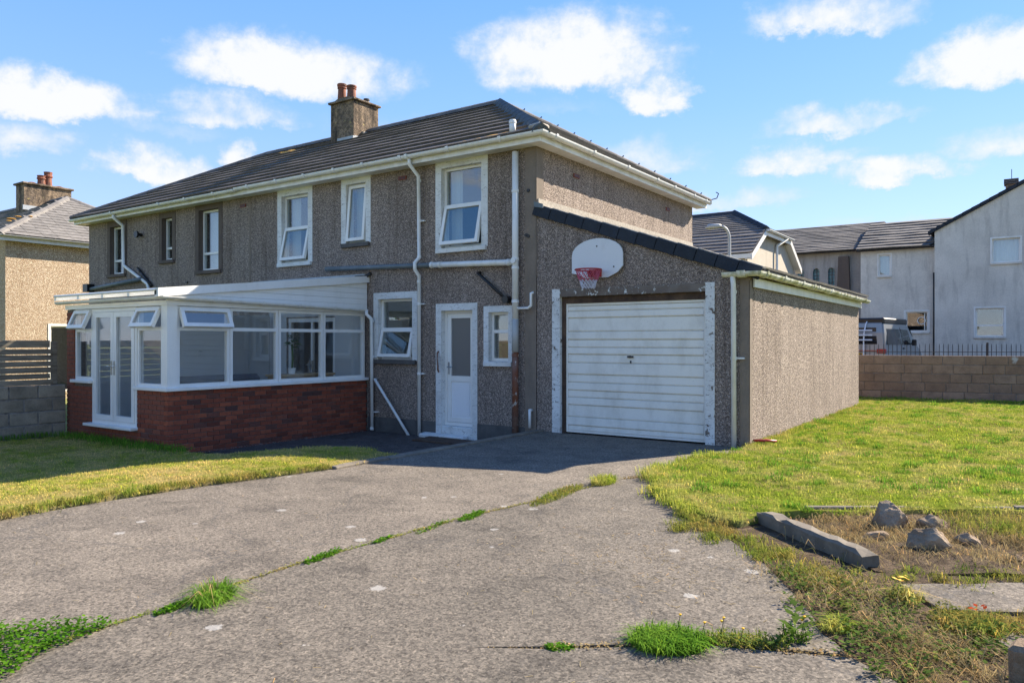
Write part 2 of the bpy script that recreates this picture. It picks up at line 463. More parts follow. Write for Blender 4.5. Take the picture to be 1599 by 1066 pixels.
mat('grass_right', blade((.27, .37, .045), (.42, .46, .075), (.60, .50, .20), .54, .76))
mat('grass_left', blade((.36, .40, .07), (.52, .46, .11), (.66, .52, .22), .46, .68))
mat('grass_lush', blade((.12, .26, .028), (.19, .34, .045), (.36, .36, .08), .70, .95))
mat('grass_dry', blade((.27, .20, .10), (.36, .26, .12), (.48, .38, .20), .4, .7))
mat('grass_mixed', blade((.19, .27, .04), (.29, .30, .065), (.40, .28, .10), .52, .76))
mat('leaf_clover', blade((.06, .17, .012), (.10, .24, .02), (.17, .28, .035), .60, .85))
mat('leaf_weed', blade((.085, .14, .03), (.13, .20, .05), (.26, .20, .06), .6, .85))
mat('leaf_red', lambda t: prin(t, (.42, .055, .012, 1), .95, spec=.05))
mat('flower_yellow', lambda t: prin(t, (.75, .42, .01, 1), .7))
mat('turf_right', lambda t: prin(t, t.mix(1.0, lawn_tint(t, (.19, .25, .04), (.27, .29, .06), (.40, .34, .14), .56, .76), t.ramp(nse(t, pos(t), 60, 4), (.3, (.5, .5, .5)), (.7, (1, 1, 1))), 'MULTIPLY'), .95))
mat('turf_left', lambda t: prin(t, t.mix(1.0, lawn_tint(t, (.22, .21, .055), (.29, .25, .075), (.38, .29, .13), .46, .66), t.ramp(nse(t, pos(t), 60, 4), (.3, (.5, .5, .5)), (.7, (1, 1, 1))), 'MULTIPLY'), .95))

# ------------------------------------------------------------------ mesh helpers
WM = {}          # world matrix of every thing (children are stored in its space)


class MB:
    def __init__(s):
        s.v, s.f, s.attr = [], [], None

    def add(s, vs_, fs, M=None):
        o = len(s.v)
        for p in vs_:
            p = Vector(p)
            s.v.append(M @ p if M is not None else p)
        for q in fs:
            s.f.append([o + i for i in q])
        return s

    def box(s, x0, x1, y0, y1, z0, z1, M=None):
        return s.add([(x0, y0, z0), (x1, y0, z0), (x1, y1, z0), (x0, y1, z0), (x0, y0, z1), (x1, y0, z1), (x1, y1, z1), (x0, y1, z1)],
                     [(0, 3, 2, 1), (4, 5, 6, 7), (0, 1, 5, 4), (1, 2, 6, 5), (2, 3, 7, 6), (3, 0, 4, 7)], M)

    def cbox(s, x0, x1, y0, y1, z0, z1, b=.006, M=None, jit=0.0, rs=None):
        """chamfered box"""
        vs_, idx = [], {}
        X, Y, Z = (x0, x1), (y0, y1), (z0, z1)
        for i in (0, 1):
            for j in (0, 1):
                for k in (0, 1):
                    sx, sy, sz = (1 - 2 * i) * b, (1 - 2 * j) * b, (1 - 2 * k) * b
                    jj = [(rs or random).uniform(-jit, jit) for _ in range(3)] if jit else (0, 0, 0)
                    for a, d in (('x', (0, sy, sz)), ('y', (sx, 0, sz)), ('z', (sx, sy, 0))):
                        idx[(i, j, k, a)] = len(vs_)
                        vs_.append((X[i] + d[0] + jj[0], Y[j] + d[1] + jj[1], Z[k] + d[2] + jj[2]))
        fs = []
        g = lambda i, j, k, a: idx[(i, j, k, a)]
        for i in (0, 1):
            fs.append([g(i, 0, 0, 'x'), g(i, 1, 0, 'x'), g(i, 1, 1, 'x'), g(i, 0, 1, 'x')][::(1 if i else -1)])
            fs.append([g(0, i, 0, 'y'), g(0, i, 1, 'y'), g(1, i, 1, 'y'), g(1, i, 0, 'y')][::(1 if i else -1)])
            fs.append([g(0, 0, i, 'z'), g(1, 0, i, 'z'), g(1, 1, i, 'z'), g(0, 1, i, 'z')][::(1 if i else -1)])
        for i in (0, 1):
            for j in (0, 1):
                fs.append([g(i, j, 0, 'x'), g(i, j, 1, 'x'), g(i, j, 1, 'y'), g(i, j, 0, 'y')][::(1 if i ^ j else -1)])
                fs.append([g(i, 0, j, 'x'), g(i, 1, j, 'x'), g(i, 1, j, 'z'), g(i, 0, j, 'z')][::(-1 if i ^ j else 1)])
                fs.append([g(0, i, j, 'y'), g(1, i, j, 'y'), g(1, i, j, 'z'), g(0, i, j, 'z')][::(1 if i ^ j else -1)])
        for i in (0, 1):
            for j in (0, 1):
                for k in (0, 1):
                    fs.append([g(i, j, k, 'x'), g(i, j, k, 'y'), g(i, j, k, 'z')][::(1 if (i + j + k) % 2 else -1)])
        return s.add(vs_, fs, M)

    def prism(s, poly, axis, a0, a1, M=None):
        """extrude 2D polygon along axis ('x','y','z')"""
        def P(p, a):
            return {'x': (a, p[0], p[1]), 'y': (p[0], a, p[1]), 'z': (p[0], p[1], a)}[axis]
        n = len(poly)
        vs_ = [P(p, a0) for p in poly] + [P(p, a1) for p in poly]
        fs = [list(range(n))[::-1], list(range(n, 2 * n))] + [[i, (i + 1) % n, n + (i + 1) % n, n + i] for i in range(n)]
        return s.add(vs_, fs, M)

    def tube(s, pts, r, n=10, cap=True, M=None):
        pts = [Vector(p) for p in pts]
        rr = r if isinstance(r, (list, tuple)) else [r] * len(pts)
        up = None
        rings = []
        for i, p in enumerate(pts):
            a = (pts[i] - pts[i - 1]).normalized() if i else None
            b = (pts[i + 1] - pts[i]).normalized() if i < len(pts) - 1 else None
            d = (a + b).normalized() if a is not None and b is not None and (a + b).length > 1e-6 else (b if a is None else a)
            if up is None:
                up = Vector((0, 0, 1)) if abs(d.z) < .9 else Vector((1, 0, 0))
            x = d.cross(up).normalized()
            y = x.cross(d).normalized()
            up = y
            k = 1.0
            if a is not None and b is not None:
                cs = max(.5, math.sqrt(max(0, (1 + a.dot(b)) / 2)))
                k = 1 / cs
            ring = []
            for j in range(n):
                t = 2 * math.pi * j / n
                off = x * math.cos(t) * rr[i] + y * math.sin(t) * rr[i]
                if k > 1.001:
                    bis = (b - a).normalized()
                    off += bis * (off.dot(bis)) * (k - 1)
                ring.append(p + off)
            rings.append(ring)
        vs_ = [q for ring in rings for q in ring]
        fs = []
        for i in range(len(rings) - 1):
            for j in range(n):
                fs.append([i * n + j, i * n + (j + 1) % n, (i + 1) * n + (j + 1) % n, (i + 1) * n + j])
        if cap:
            fs.append(list(range(n))[::-1])
            fs.append([(len(rings) - 1) * n + j for j in range(n)])
        return s.add(vs_, fs, M)

    def lathe(s, prof, c, n=16, M=None):
        vs_ = [(c[0] + r * math.cos(2 * math.pi * j / n), c[1] + r * math.sin(2 * math.pi * j / n), c[2] + z) for r, z in prof for j in range(n)]
        fs = [[i * n + j, i * n + (j + 1) % n, (i + 1) * n + (j + 1) % n, (i + 1) * n + j] for i in range(len(prof) - 1) for j in range(n)]
        fs += [list(range(n))[::-1], [(len(prof) - 1) * n + j for j in range(n)]]
        return s.add(vs_, fs, M)

    def ring(s, x0, x1, z0, z1, y0, y1, wd, M=None):
        """rectangular frame in the xz plane"""
        s.box(x0, x0 + wd, y0, y1, z0, z1, M)
        s.box(x1 - wd, x1, y0, y1, z0, z1, M)
        s.box(x0 + wd, x1 - wd, y0, y1, z0, z0 + wd, M)
        s.box(x0 + wd, x1 - wd, y0, y1, z1 - wd, z1, M)
        return s

    def wall(s, x0, x1, z0, z1, th, holes, M=None):
        """wall in xz plane, outer face at y=0, with rectangular through holes (reveals included)"""
        xs = sorted({x0, x1, *[h[0] for h in holes], *[h[1] for h in holes]})
        zs = sorted({z0, z1, *[h[2] for h in holes], *[h[3] for h in holes]})
        inside = lambda cx, cz: any(h[0] < cx < h[1] and h[2] < cz < h[3] for h in holes)
        for a, b in zip(xs, xs[1:]):
            for c, d in zip(zs, zs[1:]):
                if not inside((a + b) / 2, (c + d) / 2):
                    s.add([(a, 0, c), (b, 0, c), (b, 0, d), (a, 0, d)], [(0, 1, 2, 3)], M)
                    s.add([(a, th, c), (b, th, c), (b, th, d), (a, th, d)], [(3, 2, 1, 0)], M)
        for h in list(holes):
            a, b, c, d = h
            s.add([(a, 0, c), (a, th, c), (a, th, d), (a, 0, d)], [(0, 1, 2, 3)], M)
            s.add([(b, 0, c), (b, th, c), (b, th, d), (b, 0, d)], [(3, 2, 1, 0)], M)
            s.add([(a, 0, d), (b, 0, d), (b, th, d), (a, th, d)], [(0, 1, 2, 3)][:: -1], M)
            s.add([(a, 0, c), (b, 0, c), (b, th, c), (a, th, c)], [(0, 1, 2, 3)], M)
        s.add([(x0, 0, z0), (x0, th, z0), (x0, th, z1), (x0, 0, z1)], [(0, 1, 2, 3)], M)
        s.add([(x1, 0, z0), (x1, th, z0), (x1, th, z1), (x1, 0, z1)], [(3, 2, 1, 0)], M)
        s.add([(x0, 0, z1), (x1, 0, z1), (x1, th, z1), (x0, th, z1)], [(0, 1, 2, 3)], M)
        return s

    def mesh(s, name, inv=None):
        me = bpy.data.meshes.new(name)
        me.from_pydata([tuple(inv @ p) if inv is not None else tuple(p) for p in s.v], [], s.f)
        if s.attr:
            a = me.attributes.new('var', 'FLOAT', 'POINT')
            a.data.foreach_set('value', s.attr)
        me.validate()
        me.update()
        return me

    def build(s, name, material, parent=None, local=False, smooth=False, label=None):
        inv = None
        if parent is not None and not local:
            inv = WM[parent].inverted()
        me = s.mesh(name, inv)
        o = bpy.data.objects.new(name, me)
        me.materials.append(MATS[material])
        col.objects.link(o)
        if parent is not None:
            o.parent = parent
            WM[o] = WM[parent]
        else:
            WM[o] = Matrix.Identity(4)
        if smooth:
            for p in me.polygons:
                p.use_smooth = True
        if label:
            o['label'] = label
        return o


def tag(o, label, cat=None, group=None, kind=None):
    if label:
        o['label'] = label
    if cat:
        o['category'] = cat
    if group:
        o['group'] = group
    if kind:
        o['kind'] = kind
    return o


def thing(name, label, cat, loc=(0, 0, 0), rz=0.0, group=None):
    o = bpy.data.objects.new(name, None)
    o.empty_display_size = .2
    o.location = loc
    o.rotation_euler = (0, 0, rz)
    col.objects.link(o)
    WM[o] = Matrix.Translation(loc) @ Matrix.Rotation(rz, 4, 'Z')
    return tag(o, label, cat, group)


def inst(name, me, parent, loc, rot=(0, 0, 0), scale=(1, 1, 1), material=None):
    """a piece that shares mesh data; loc in the parent's space"""
    o = bpy.data.objects.new(name, me)
    o.location, o.rotation_euler, o.scale = loc, rot, scale
    col.objects.link(o)
    o.parent = parent
    return o


def shared(mb, name, material):
    me = mb.mesh(name)
    me.materials.append(MATS[material])
    return me


FX = Matrix.Rotation(R(90), 4, 'Z')          # frame of a wall that faces +X: x -> +Y, inward y -> -X


def at(M, x, y, z):
    return M @ Vector((x, y, z))


def window(root, M, x0, x1, z0, z1, lights, recess=.09, surround=None, sw=.13, sill='peeling_white', frame='upvc', curtain=None,
           fw=.055, local=False, glass='glass', sill_out=.06, label=None):
    """lights: (fx0,fx1,fz0,fz1,open_deg or None) in fractions of the opening"""
    kw = dict(local=local)
    m = MB().ring(x0, x1, z0, z1, recess, recess + .07, fw, M)
    W_, H_ = x1 - x0 - 2 * fw, z1 - z0 - 2 * fw
    bars = set()
    for (a, b, c, d, op) in lights:
        if a > 0.001:
            bars.add(('v', round(a, 3), round(c, 3), round(d, 3)))
        if c > 0.001:
            bars.add(('h', round(c, 3), round(a, 3), round(b, 3)))
    for k, q, lo, hi in bars:
        if k == 'h':
            zc = z0 + fw + q * H_
            m.box(x0 + fw + lo * W_, x0 + fw + hi * W_, recess + .002, recess + .068, zc - .028, zc + .028, M)
        else:
            xc = x0 + fw + q * W_
            m.box(xc - .028, xc + .028, recess + .004, recess + .066, z0 + fw + lo * H_, z0 + fw + hi * H_, M)
    win = m.build('window', frame, root, label=label, **kw)
    for (a, b, c, d, op) in lights:
        p0, p1 = x0 + fw + a * W_, x0 + fw + b * W_
        q0, q1 = z0 + fw + c * H_, z0 + fw + d * H_
        if a > .001: p0 += .02
        if c > .001: q0 += .02
        if b < .999: p1 -= .02
        if d < .999: q1 -= .02
        if op is None:
            MB().box(p0, p1, recess + .03, recess + .042, q0, q1, M).build('pane', glass, win, **kw)
        else:
            g = .022
            S = M @ Matrix.Translation((0, recess - .012, q1 + g)) @ Matrix.Rotation(R(-op), 4, 'X')
            MB().ring(p0 - g, p1 + g, q0 - g - q1 - g, 0, -.028, .03, .062, S).build('sash', frame, win, **kw)
            MB().box(p0 + .04, p1 - .04, -.004, .008, q0 + .04 - q1 - g, -.06, S).build('pane', glass, win, **kw)
    if surround:
        sm = MB()
        j = random.Random(int(abs(x0) * 977 + z0 * 31))
        sm.box(x0 - sw, x0 + .008, -.014, recess - .001, z0 - .02, z1 + sw, M)
        sm.box(x1 - .008, x1 + sw, -.014, recess - .001, z0 - .02, z1 + sw, M)
        sm.box(x0 + .008, x1 - .008, -.0138, recess - .001, z1 - .008, z1 + sw, M)
        sm.build('surround', surround, win, **kw)
    if sill:
        MB().cbox(x0 - sw * .8, x1 + sw * .8, -sill_out, recess + .03, z0 - .085, z0 - .002, .006, M).build('sill', sill, win, **kw)
    if curtain:
        for (ca, cb) in curtain:
            n = 18
            vs_, fs = [], []
            for i in range(n + 1):
                x = x0 + (ca + (cb - ca) * i / n) * (x1 - x0)
                y = recess + .20 + .03 * math.sin(i * 1.9)
                vs_ += [(x, y, z0 + .02), (x, y, z1 - .02)]
                if i:
                    fs.append((2 * i - 2, 2 * i, 2 * i + 1, 2 * i - 1))
            MB().add(vs_, fs, M).build('curtain', 'curtain', win, smooth=True, **kw)
    return win


def gutter(name, pts, parent, material='gutter_white', r=.062, clips=(), local=False):
    """half-round gutter along a horizontal polyline (open upwards), with clip bands"""
    m = MB()
    n = 8
    pts = [Vector(p) for p in pts]
    dirs = []
    for i, p in enumerate(pts):
        a = (pts[i] - pts[i - 1]).normalized() if i else None
        b = (pts[i + 1] - pts[i]).normalized() if i < len(pts) - 1 else None
        d = (a + b).normalized() if a is not None and b is not None else (b if a is None else a)
        k = 1 / max(.5, math.sqrt((1 + a.dot(b)) / 2)) if a is not None and b is not None else 1
        dirs.append((Vector((d.y, -d.x, 0)).normalized(), k))
    prof = [(math.cos(math.pi + math.pi * j / n) * r, math.sin(math.pi + math.pi * j / n) * r) for j in range(n + 1)]
    prof += [(x * .9, z * .9) for x, z in prof[::-1]]
    N = len(prof)
    vs_ = [p + d * (x * k) + Vector((0, 0, z)) for p, (d, k) in zip(pts, dirs) for x, z in prof]
    fs = [[i * N + j, i * N + (j + 1) % N, (i + 1) * N + (j + 1) % N, (i + 1) * N + j] for i in range(len(pts) - 1) for j in range(N)]
    h = N // 2
    for e in (0, len(pts) - 1):
        fs.append([e * N + j for j in range(h)])
    m.add(vs_, fs)
    g = m.build(name, material, parent, local=local, smooth=False)
    for (seg, t) in clips:
        a, b = pts[seg], pts[seg + 1]
        p = a.lerp(b, t)
        d = (b - a).normalized()
        s_ = Vector((d.y, -d.x, 0)).normalized()
        m2 = MB()
        q = [(math.cos(math.pi + math.pi * j / n) * r * k, math.sin(math.pi + math.pi * j / n) * r * k) for k in (1.2,) for j in range(n + 1)]
        q = [(q[0][0], .014)] + q + [(q[-1][0], .014)]
        vs2 = [p + d * e + s_ * x + Vector((0, 0, z)) for e in (-.03, .03) for x, z in q]
        L = len(q)
        fs2 = [[j, j + 1, L + j + 1, L + j] for j in range(L - 1)]
        inner = [p + d * e + s_ * x * .9 + Vector((0, 0, z * .9)) for e in (-.03, .03) for x, z in q]
        fs2 += [[j, j + 1, 2 * L + j + 1, 2 * L + j] for j in range(L - 1)] + [[L + j, 3 * L + j, 3 * L + j + 1, L + j + 1] for j in range(L - 1)]
        m2.add(vs2 + inner, fs2).build('gutter_bracket', material, g, local=local)
    return g


def tile_courses(root, name, material, A, B, C, D, n, th=.034, lift=.030, local=False, kind=None, jitter=.006, seed=1):
    """roof slope between eave A->B and ridge D->C, as n overlapping courses, each its own part"""
    A, B, C, D = map(Vector, (A, B, C, D))
    nrm = (B - A).cross(D - A).normalized()
    if nrm.z < 0:
        nrm = -nrm
    rs = random.Random(seed)
    along = (B - A).normalized()
    for i in range(n):
        t0, t1 = i / n, min(1.0, (i + 1.12) / n)
        l0, r0 = A.lerp(D, t0), B.lerp(C, t0)
        l1, r1 = A.lerp(D, t1), B.lerp(C, t1)
        segs = max(2, int((r0 - l0).length / 0.66))
        vs_, fs = [], []
        hs = [rs.uniform(-jitter, jitter) for _ in range(segs + 1)]
        for k in range(segs + 1):
            q = k / segs
            lo = l0.lerp(r0, q) + nrm * (lift + hs[k])
            hi = l1.lerp(r1, q) + nrm * (-.004)
            vs_ += [lo - nrm * th, lo, hi]
            if k:
                b = 3 * (k - 1)
                fs += [(b, b + 3, b + 4, b + 1), (b + 1, b + 4, b + 5, b + 2)]
        MB().add(vs_, fs).build(name, material, root, local=local)


def cap_run(root, name, material, P, Q, n, wdt=.13, hgt=.075, local=False):
    """ridge / hip caps as separate pieces from P to Q"""
    P, Q = Vector(P), Vector(Q)
    d = (Q - P).normalized()
    sx = d.cross(Vector((0, 0, 1))).normalized()
    up = sx.cross(d).normalized()
    L = (Q - P).length / n
    out = []
    for i in range(n):
        a = P + d * (i * L)
        b = P + d * ((i + 1) * L + .02)
        vs_ = []
        for e, k in ((a, 1.06), (b, 1.0)):
            for x, z in ((-wdt, -.055), (-wdt * .62, .35 * hgt), (0, hgt), (wdt * .62, .35 * hgt), (wdt, -.055)):
                vs_.append(e + sx * x * k + up * z * k)
        fs = [(j, j + 1, j + 6, j + 5) for j in range(4)] + [(0, 1, 2, 3, 4), (9, 8, 7, 6, 5)]
        out.append(MB().add(vs_, fs).build(name, material, root, local=local))
    return out


def pipe(name, pts, r, material, parent, clips=(), n=12, local=False):
    o = MB().tube(pts, r, n).build(name, material, parent, smooth=True, local=local)
    for (p, d) in clips:
        p = Vector(p)
        d = Vector(d).normalized()
        MB().tube([p - d * .022, p + d * .022], r * 1.16, n).build('pipe_collar', material, o, smooth=False, local=local)
    return o

# ================================================================== THE SETTING
def sheet(name, poly, z, material, kind='structure', label=None, thick=None, parent=None):
    """flat polygon (optionally a slab)"""
    m = MB()
    if thick:
        m.prism(poly, 'z', z - thick, z)
    else:
        m.add([(x, y, z) for x, y in poly], [list(range(len(poly)))])
    o = m.build(name, material, parent)
    if kind and parent is None:
        o['kind'] = kind
    if label:
        o['label'] = label
    return o


def inpoly(x, y, poly):
    c = False
    j = len(poly) - 1
    for i in range(len(poly)):
        (xi, yi), (xj, yj) = poly[i], poly[j]
        if (yi > y) != (yj > y) and x < (xj - xi) * (y - yi) / (yj - yi) + xi:
            c = not c
        j = i
    return c


def wob(x, y, s, a):
    return noise.noise(Vector((x * s, y * s, 3.3))) * a


def rough_edge(poly, step=.22, amp=.05, seed=0):
    """subdivide a closed outline and make it uneven"""
    out = []
    n = len(poly)
    for i in range(n):
        a, b = Vector((*poly[i], 0)), Vector((*poly[(i + 1) % n], 0))
        k = max(1, int((b - a).length / step))
        nr = Vector((-(b - a).y, (b - a).x, 0)).normalized()
        for j in range(k):
            p = a.lerp(b, j / k)
            q = p + nr * (wob(p.x + seed, p.y, 1.7, amp) + wob(p.x, p.y + seed, 6.0, amp * .6))
            out.append((q.x, q.y))
    return out


ground = sheet('ground', [(-600, -600), (600, -600), (600, 900), (-600, 900)], -.45, 'turf_right')
yard = sheet('yard', [(-12, 13.4), (30, 13.4), (30, 32), (-12, 32)], .25, 'asphalt', thick=.68)
# driveway: two concrete slabs with a weedy joint between
drive_l = [(-3.44, -.02), (-.05, -.02), (-.08, -1.1), (-.20, -2.75), (-.45, -3.35), (-.54, -4.6), (-.70, -5.5), (-.76, -6.5), (-.80, -7.3), (-.74, -8.3), (-.70, -9.0),
           (-.5, -16), (-9, -16), (-3.75, -8.6), (-3.86, -7.6), (-3.88, -7.1), (-3.80, -6.15), (-3.60, -5.2), (-3.44, -4.35)]
drive_r = [(-.20, -2.83), (.45, -3.95), (1.0, -4.55), (1.38, -5.0), (1.80, -5.5), (2.14, -6.05), (2.42, -6.55), (2.55, -6.75),
           (1.95, -6.99), (1.3, -7.5), (1.0, -7.72), (1.32, -7.525), (1.97, -7.02), (2.58, -6.78), (2.8, -6.95), (4.2, -9), (4.2, -16), (-.46, -16),
           (-.68, -9.0), (-.72, -8.3), (-.775, -7.3), (-.735, -6.5), (-.675, -5.5), (-.515, -4.6), (-.43, -3.38)]
d1 = sheet('driveway', drive_l, 0, 'concrete_drive', thick=.4, label='long concrete driveway slab running up to the garage')
sheet('driveway_slab', drive_r, .006, 'concrete_drive_dark', thick=.4, label='darker concrete slab right of the weedy joint')
sheet('joint_soil', [(-1.2, -2.6), (6.4, -2.6), (6.4, -12), (-1.2, -12)], -.006, 'soil', thick=.3)

# paved area by the kitchen door, lower than the drive
path = sheet('path', [(-7.56, .02), (-3.56, .02), (-3.56, -4.2), (-7.56, -4.2)], -.30, 'soil', thick=.12)
pm = shared(MB().cbox(-.295, .295, -.295, .295, -.05, 0, .008), 'paving_slab', 'paving')
ps = random.Random(3)
for i in range(7):
    for j in range(6):
        x, y = -7.22 + i * .60, -.31 - j * .60
        if x > -3.8 or (y < -2.2 and x > -4.5):
            continue
        inst('paving_slab', pm, path, (x, y, -.262 + ps.uniform(-.006, .006) + .02 * max(0, (-7 + i * .6 + 5.0) * -.2)),
             (ps.uniform(-.006, .006), ps.uniform(-.006, .006), ps.uniform(-.01, .01)), (1, 1, 1))

# kerb stones on the drive edge
kerb = thing('driveway_kerb', 'weathered concrete kerb along the driveway edge above the sunken paving', 'kerb', (-3.5, -2.2, 0))
y = -.02
ks = random.Random(5)
while y > -4.5:
    L = min(.91, y + 4.75)
    MB().cbox(-3.565, -3.425, y - L + .008, y, -.36, .028 + ks.uniform(-.006, .006), .012, jit=.004, rs=ks).build('kerb_stone', 'concrete_kerb', kerb)
    y -= L

# lawns ------------------------------------------------------------------
def lawn_sheet(name, poly, zf, material, step=.35):
    xs = [p[0] for p in poly]
    ys = [p[1] for p in poly]
    import bmesh
    bm = bmesh.new()
    vs_ = [bm.verts.new((x, y, 0)) for x, y in poly]
    f = bm.faces.new(vs_)
    bmesh.ops.triangulate(bm, faces=[f])
    for ax, lo, hi in ((0, min(xs), max(xs)), (1, min(ys), max(ys))):
        k = math.ceil(lo / step) * step
        while k < hi:
            co = (k, 0, 0) if ax == 0 else (0, k, 0)
            no = (1, 0, 0) if ax == 0 else (0, 1, 0)
            bmesh.ops.bisect_plane(bm, geom=bm.verts[:] + bm.edges[:] + bm.faces[:], plane_co=co, plane_no=no)
            k += step
    for v in bm.verts:
        v.co.z = zf(v.co.x, v.co.y)
    # skirt down to the ground
    bm.normal_update()
    bnd = [e for e in bm.edges if e.is_boundary]
    r = bmesh.ops.extrude_edge_only(bm, edges=bnd)
    for v in [g for g in r['geom'] if isinstance(g, bmesh.types.BMVert)]:
        v.co.z = -.42
    me = bpy.data.meshes.new(name)
    bm.to_mesh(me)
    bm.free()
    me.materials.append(MATS[material])
    o = bpy.data.objects.new(name, me)
    col.objects.link(o)
    o['kind'] = 'structure'
    return o


def zl_left(x, y):
    t = min(1, max(0, (-4.2 - x) / 2.6))
    return .035 - .16 * t * t * (3 - 2 * t) + wob(x, y, 1.1, .02)


def zl_right(x, y):
    return .05 + wob(x, y, .8, .03) + wob(x, y, 2.4, .012)


left_poly = rough_edge([(-3.50, -4.55), (-3.66, -5.2), (-3.86, -6.15), (-3.94, -7.1), (-3.92, -7.6), (-3.80, -8.6), (-4.6, -10.2), (-9, -16), (-10.45, -16), (-10.45, -4.27), (-7.50, -4.27),
                        (-6.95, -4.30), (-6.1, -4.20), (-5.55, -3.55), (-4.5, -3.25), (-3.58, -3.45)], .25, .05)
right_poly = rough_edge([(.02, -1.05), (-.10, -1.2), (-.22, -2.7), (.40, -3.85), (.95, -4.45), (1.30, -4.55), (1.50, -4.10), (3.22, -2.86), (14, 4.2), (14, 12.9), (3.3, 11.05), (-.6, 10.45), (-.6, 8.2), (.01, 8.2)], .25, .05)
lawn_left = lawn_sheet('lawn', left_poly, zl_left, 'turf_left')
lawn_right = lawn_sheet('lawn', right_poly, zl_right, 'turf_right')
lawn_left['label'] = 'dry yellow lawn in front of the conservatory'
lawn_right['label'] = 'bright green lawn beside the garage'
bed_poly = rough_edge([(1.48, -4.22), (2.44, -5.24), (2.9, -5.0), (6.2, -2.9), (5.0, -1.75), (3.22, -2.84)], .25, .03)
bed = lawn_sheet('planting_bed', bed_poly, lambda x, y: .02 + wob(x, y, 2.5, .05), 'soil', .18)
verge = lawn_sheet('soil_verge', rough_edge([(.95, -4.55), (1.38, -4.45), (2.40, -5.30), (6.2, -3.0), (6.2, -9), (4.2, -9), (2.85, -6.95), (2.42, -6.55), (1.80, -5.5)], .22, .04),
                   lambda x, y: -.012 + wob(x, y, 2.5, .05), 'soil', .18)
sheet('concrete_flag', rough_edge([(2.62, -5.48), (3.3, -4.95), (4.3, -4.3), (4.3, -5.0), (3.3, -5.58), (2.85, -5.82)], .2, .03), .012, 'concrete_drive', thick=.2, label='broken concrete flag between weeds in the right foreground')
sheet('concrete_flag', rough_edge([(3.08, -6.1), (3.3, -5.9), (4.1, -5.6), (4.1, -6.4), (3.4, -6.5)], .2, .03), .012, 'concrete_drive', thick=.2, label='broken concrete flag at the right picture edge')


# ================================================================== THE HOUSE (pair of semi-detached)
house = thing('semi_detached_house', 'long two storey grey pebbledash house with dark tiled hipped roof', 'house', (-11, 3.5, -.3))
I4 = Matrix.Identity(4)
OPEN = dict(w3=(-5.66, -4.72, 3.20, 4.68), w2=(-8.18, -7.60, 3.48, 4.68), w1=(-10.20, -9.32, 3.20, 4.66), n3=(-13.30, -12.48, 3.20, 4.66), n2=(-14.90, -14.42, 3.55, 4.62),
            n1=(-17.45, -16.72, 3.32, 4.62), kit=(-7.27, -6.36, 1.15, 2.33), door=(-5.66, -4.92, -.12, 2.07), wc=(-4.58, -4.14, 1.15, 2.02), patio=(-10.0, -8.5, -.12, 2.0))
MB().wall(-18.6, -3.58, -.45, 4.82, .28, list(OPEN.values())).build('front_wall', 'pebbledash', house)
MB().wall(.28, 7.05, -.45, 4.82, .28, [], Matrix.Translation((-3.58, 0, 0)) @ FX).build('side_wall', 'pebbledash', house)
MB().box(-18.6, -18.32, .28, 7.05, -.45, 4.82).build('side_wall', 'pebbledash', house)
MB().box(-18.32, -3.86, 6.77, 7.05, -.45, 4.82).build('rear_wall', 'pebbledash', house)
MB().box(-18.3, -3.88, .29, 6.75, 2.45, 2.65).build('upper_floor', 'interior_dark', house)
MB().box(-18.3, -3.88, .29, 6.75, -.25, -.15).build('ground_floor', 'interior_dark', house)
for x in (-4.55 - 1.6, -7.2 - 1.8, -11.3, -13.9, -15.8):
    MB().box(x - .05, x + .05, .285, 6.75, 2.66, 4.8).build('partition', 'interior_wall', house)
MB().box(-18.3, -3.88, 3.4, 3.5, 2.66, 4.8).build('partition', 'interior_wall', house)
MB().box(-18.3, -3.88, 3.0, 3.1, -.14, 2.44).build('partition', 'interior_wall', house)
MB().box(-7.6, -7.5, .285, 3.0, -.14, 2.44).build('partition', 'interior_wall', house)
MB().box(-6.1, -6.0, .285, 3.0, -.14, 2.44).build('partition', 'interior_wall', house)
MB().box(-4.72, -4.64, .285, 3.0, -.14, 2.44).build('partition', 'interior_wall', house)

two = lambda t, op: [(0, 1, t, 1, None), (0, 1, 0, t, op)]
window(house, I4, *OPEN['w3'], two(.53, 13), surround='peeling_white', curtain=[(.0, .28), (.74, 1.0)], label='large upstairs window with its lower sash tilted open')
window(house, I4, *OPEN['w2'], [(0, 1, 0, 1, 5)], surround='peeling_white', sill='plinth', curtain=[(.0, .34)], label='narrow single upstairs window')
window(house, I4, *OPEN['w1'], two(.52, 12), surround='peeling_white', curtain=[(.0, .32), (.78, 1.0)])
for k, cu in (('n3', [(0, 1)]), ('n2', [(.5, 1)]), ('n1', [(.3, 1)])):
    window(house, I4, *OPEN[k], two(.27, None), surround='brown_surround', sill='brown_surround', curtain=cu, recess=.11)
window(house, I4, *OPEN['kit'], two(.50, 13), surround='peeling_white', sw=.12, sill='plinth', label='kitchen window with its lower sash tilted open')
window(house, I4, *OPEN['wc'], two(.62, None), surround='peeling_white', sw=.10, glass='glass', label='small window beside the back door')
pw = window(house, I4, *OPEN['patio'], [(0, .5, 0, 1, None), (.5, 1, 0, 1, None)], surround=None, sill=None, recess=.02, fw=.09, glass='glass_clear')
for hx in (-9.30, -9.20):
    MB().box(hx - .012, hx + .012, -.02, .02, .85, 1.1).box(hx - .05, hx + .05, -.05, -.025, 1.0, 1.02).build('handle', 'chrome', pw)

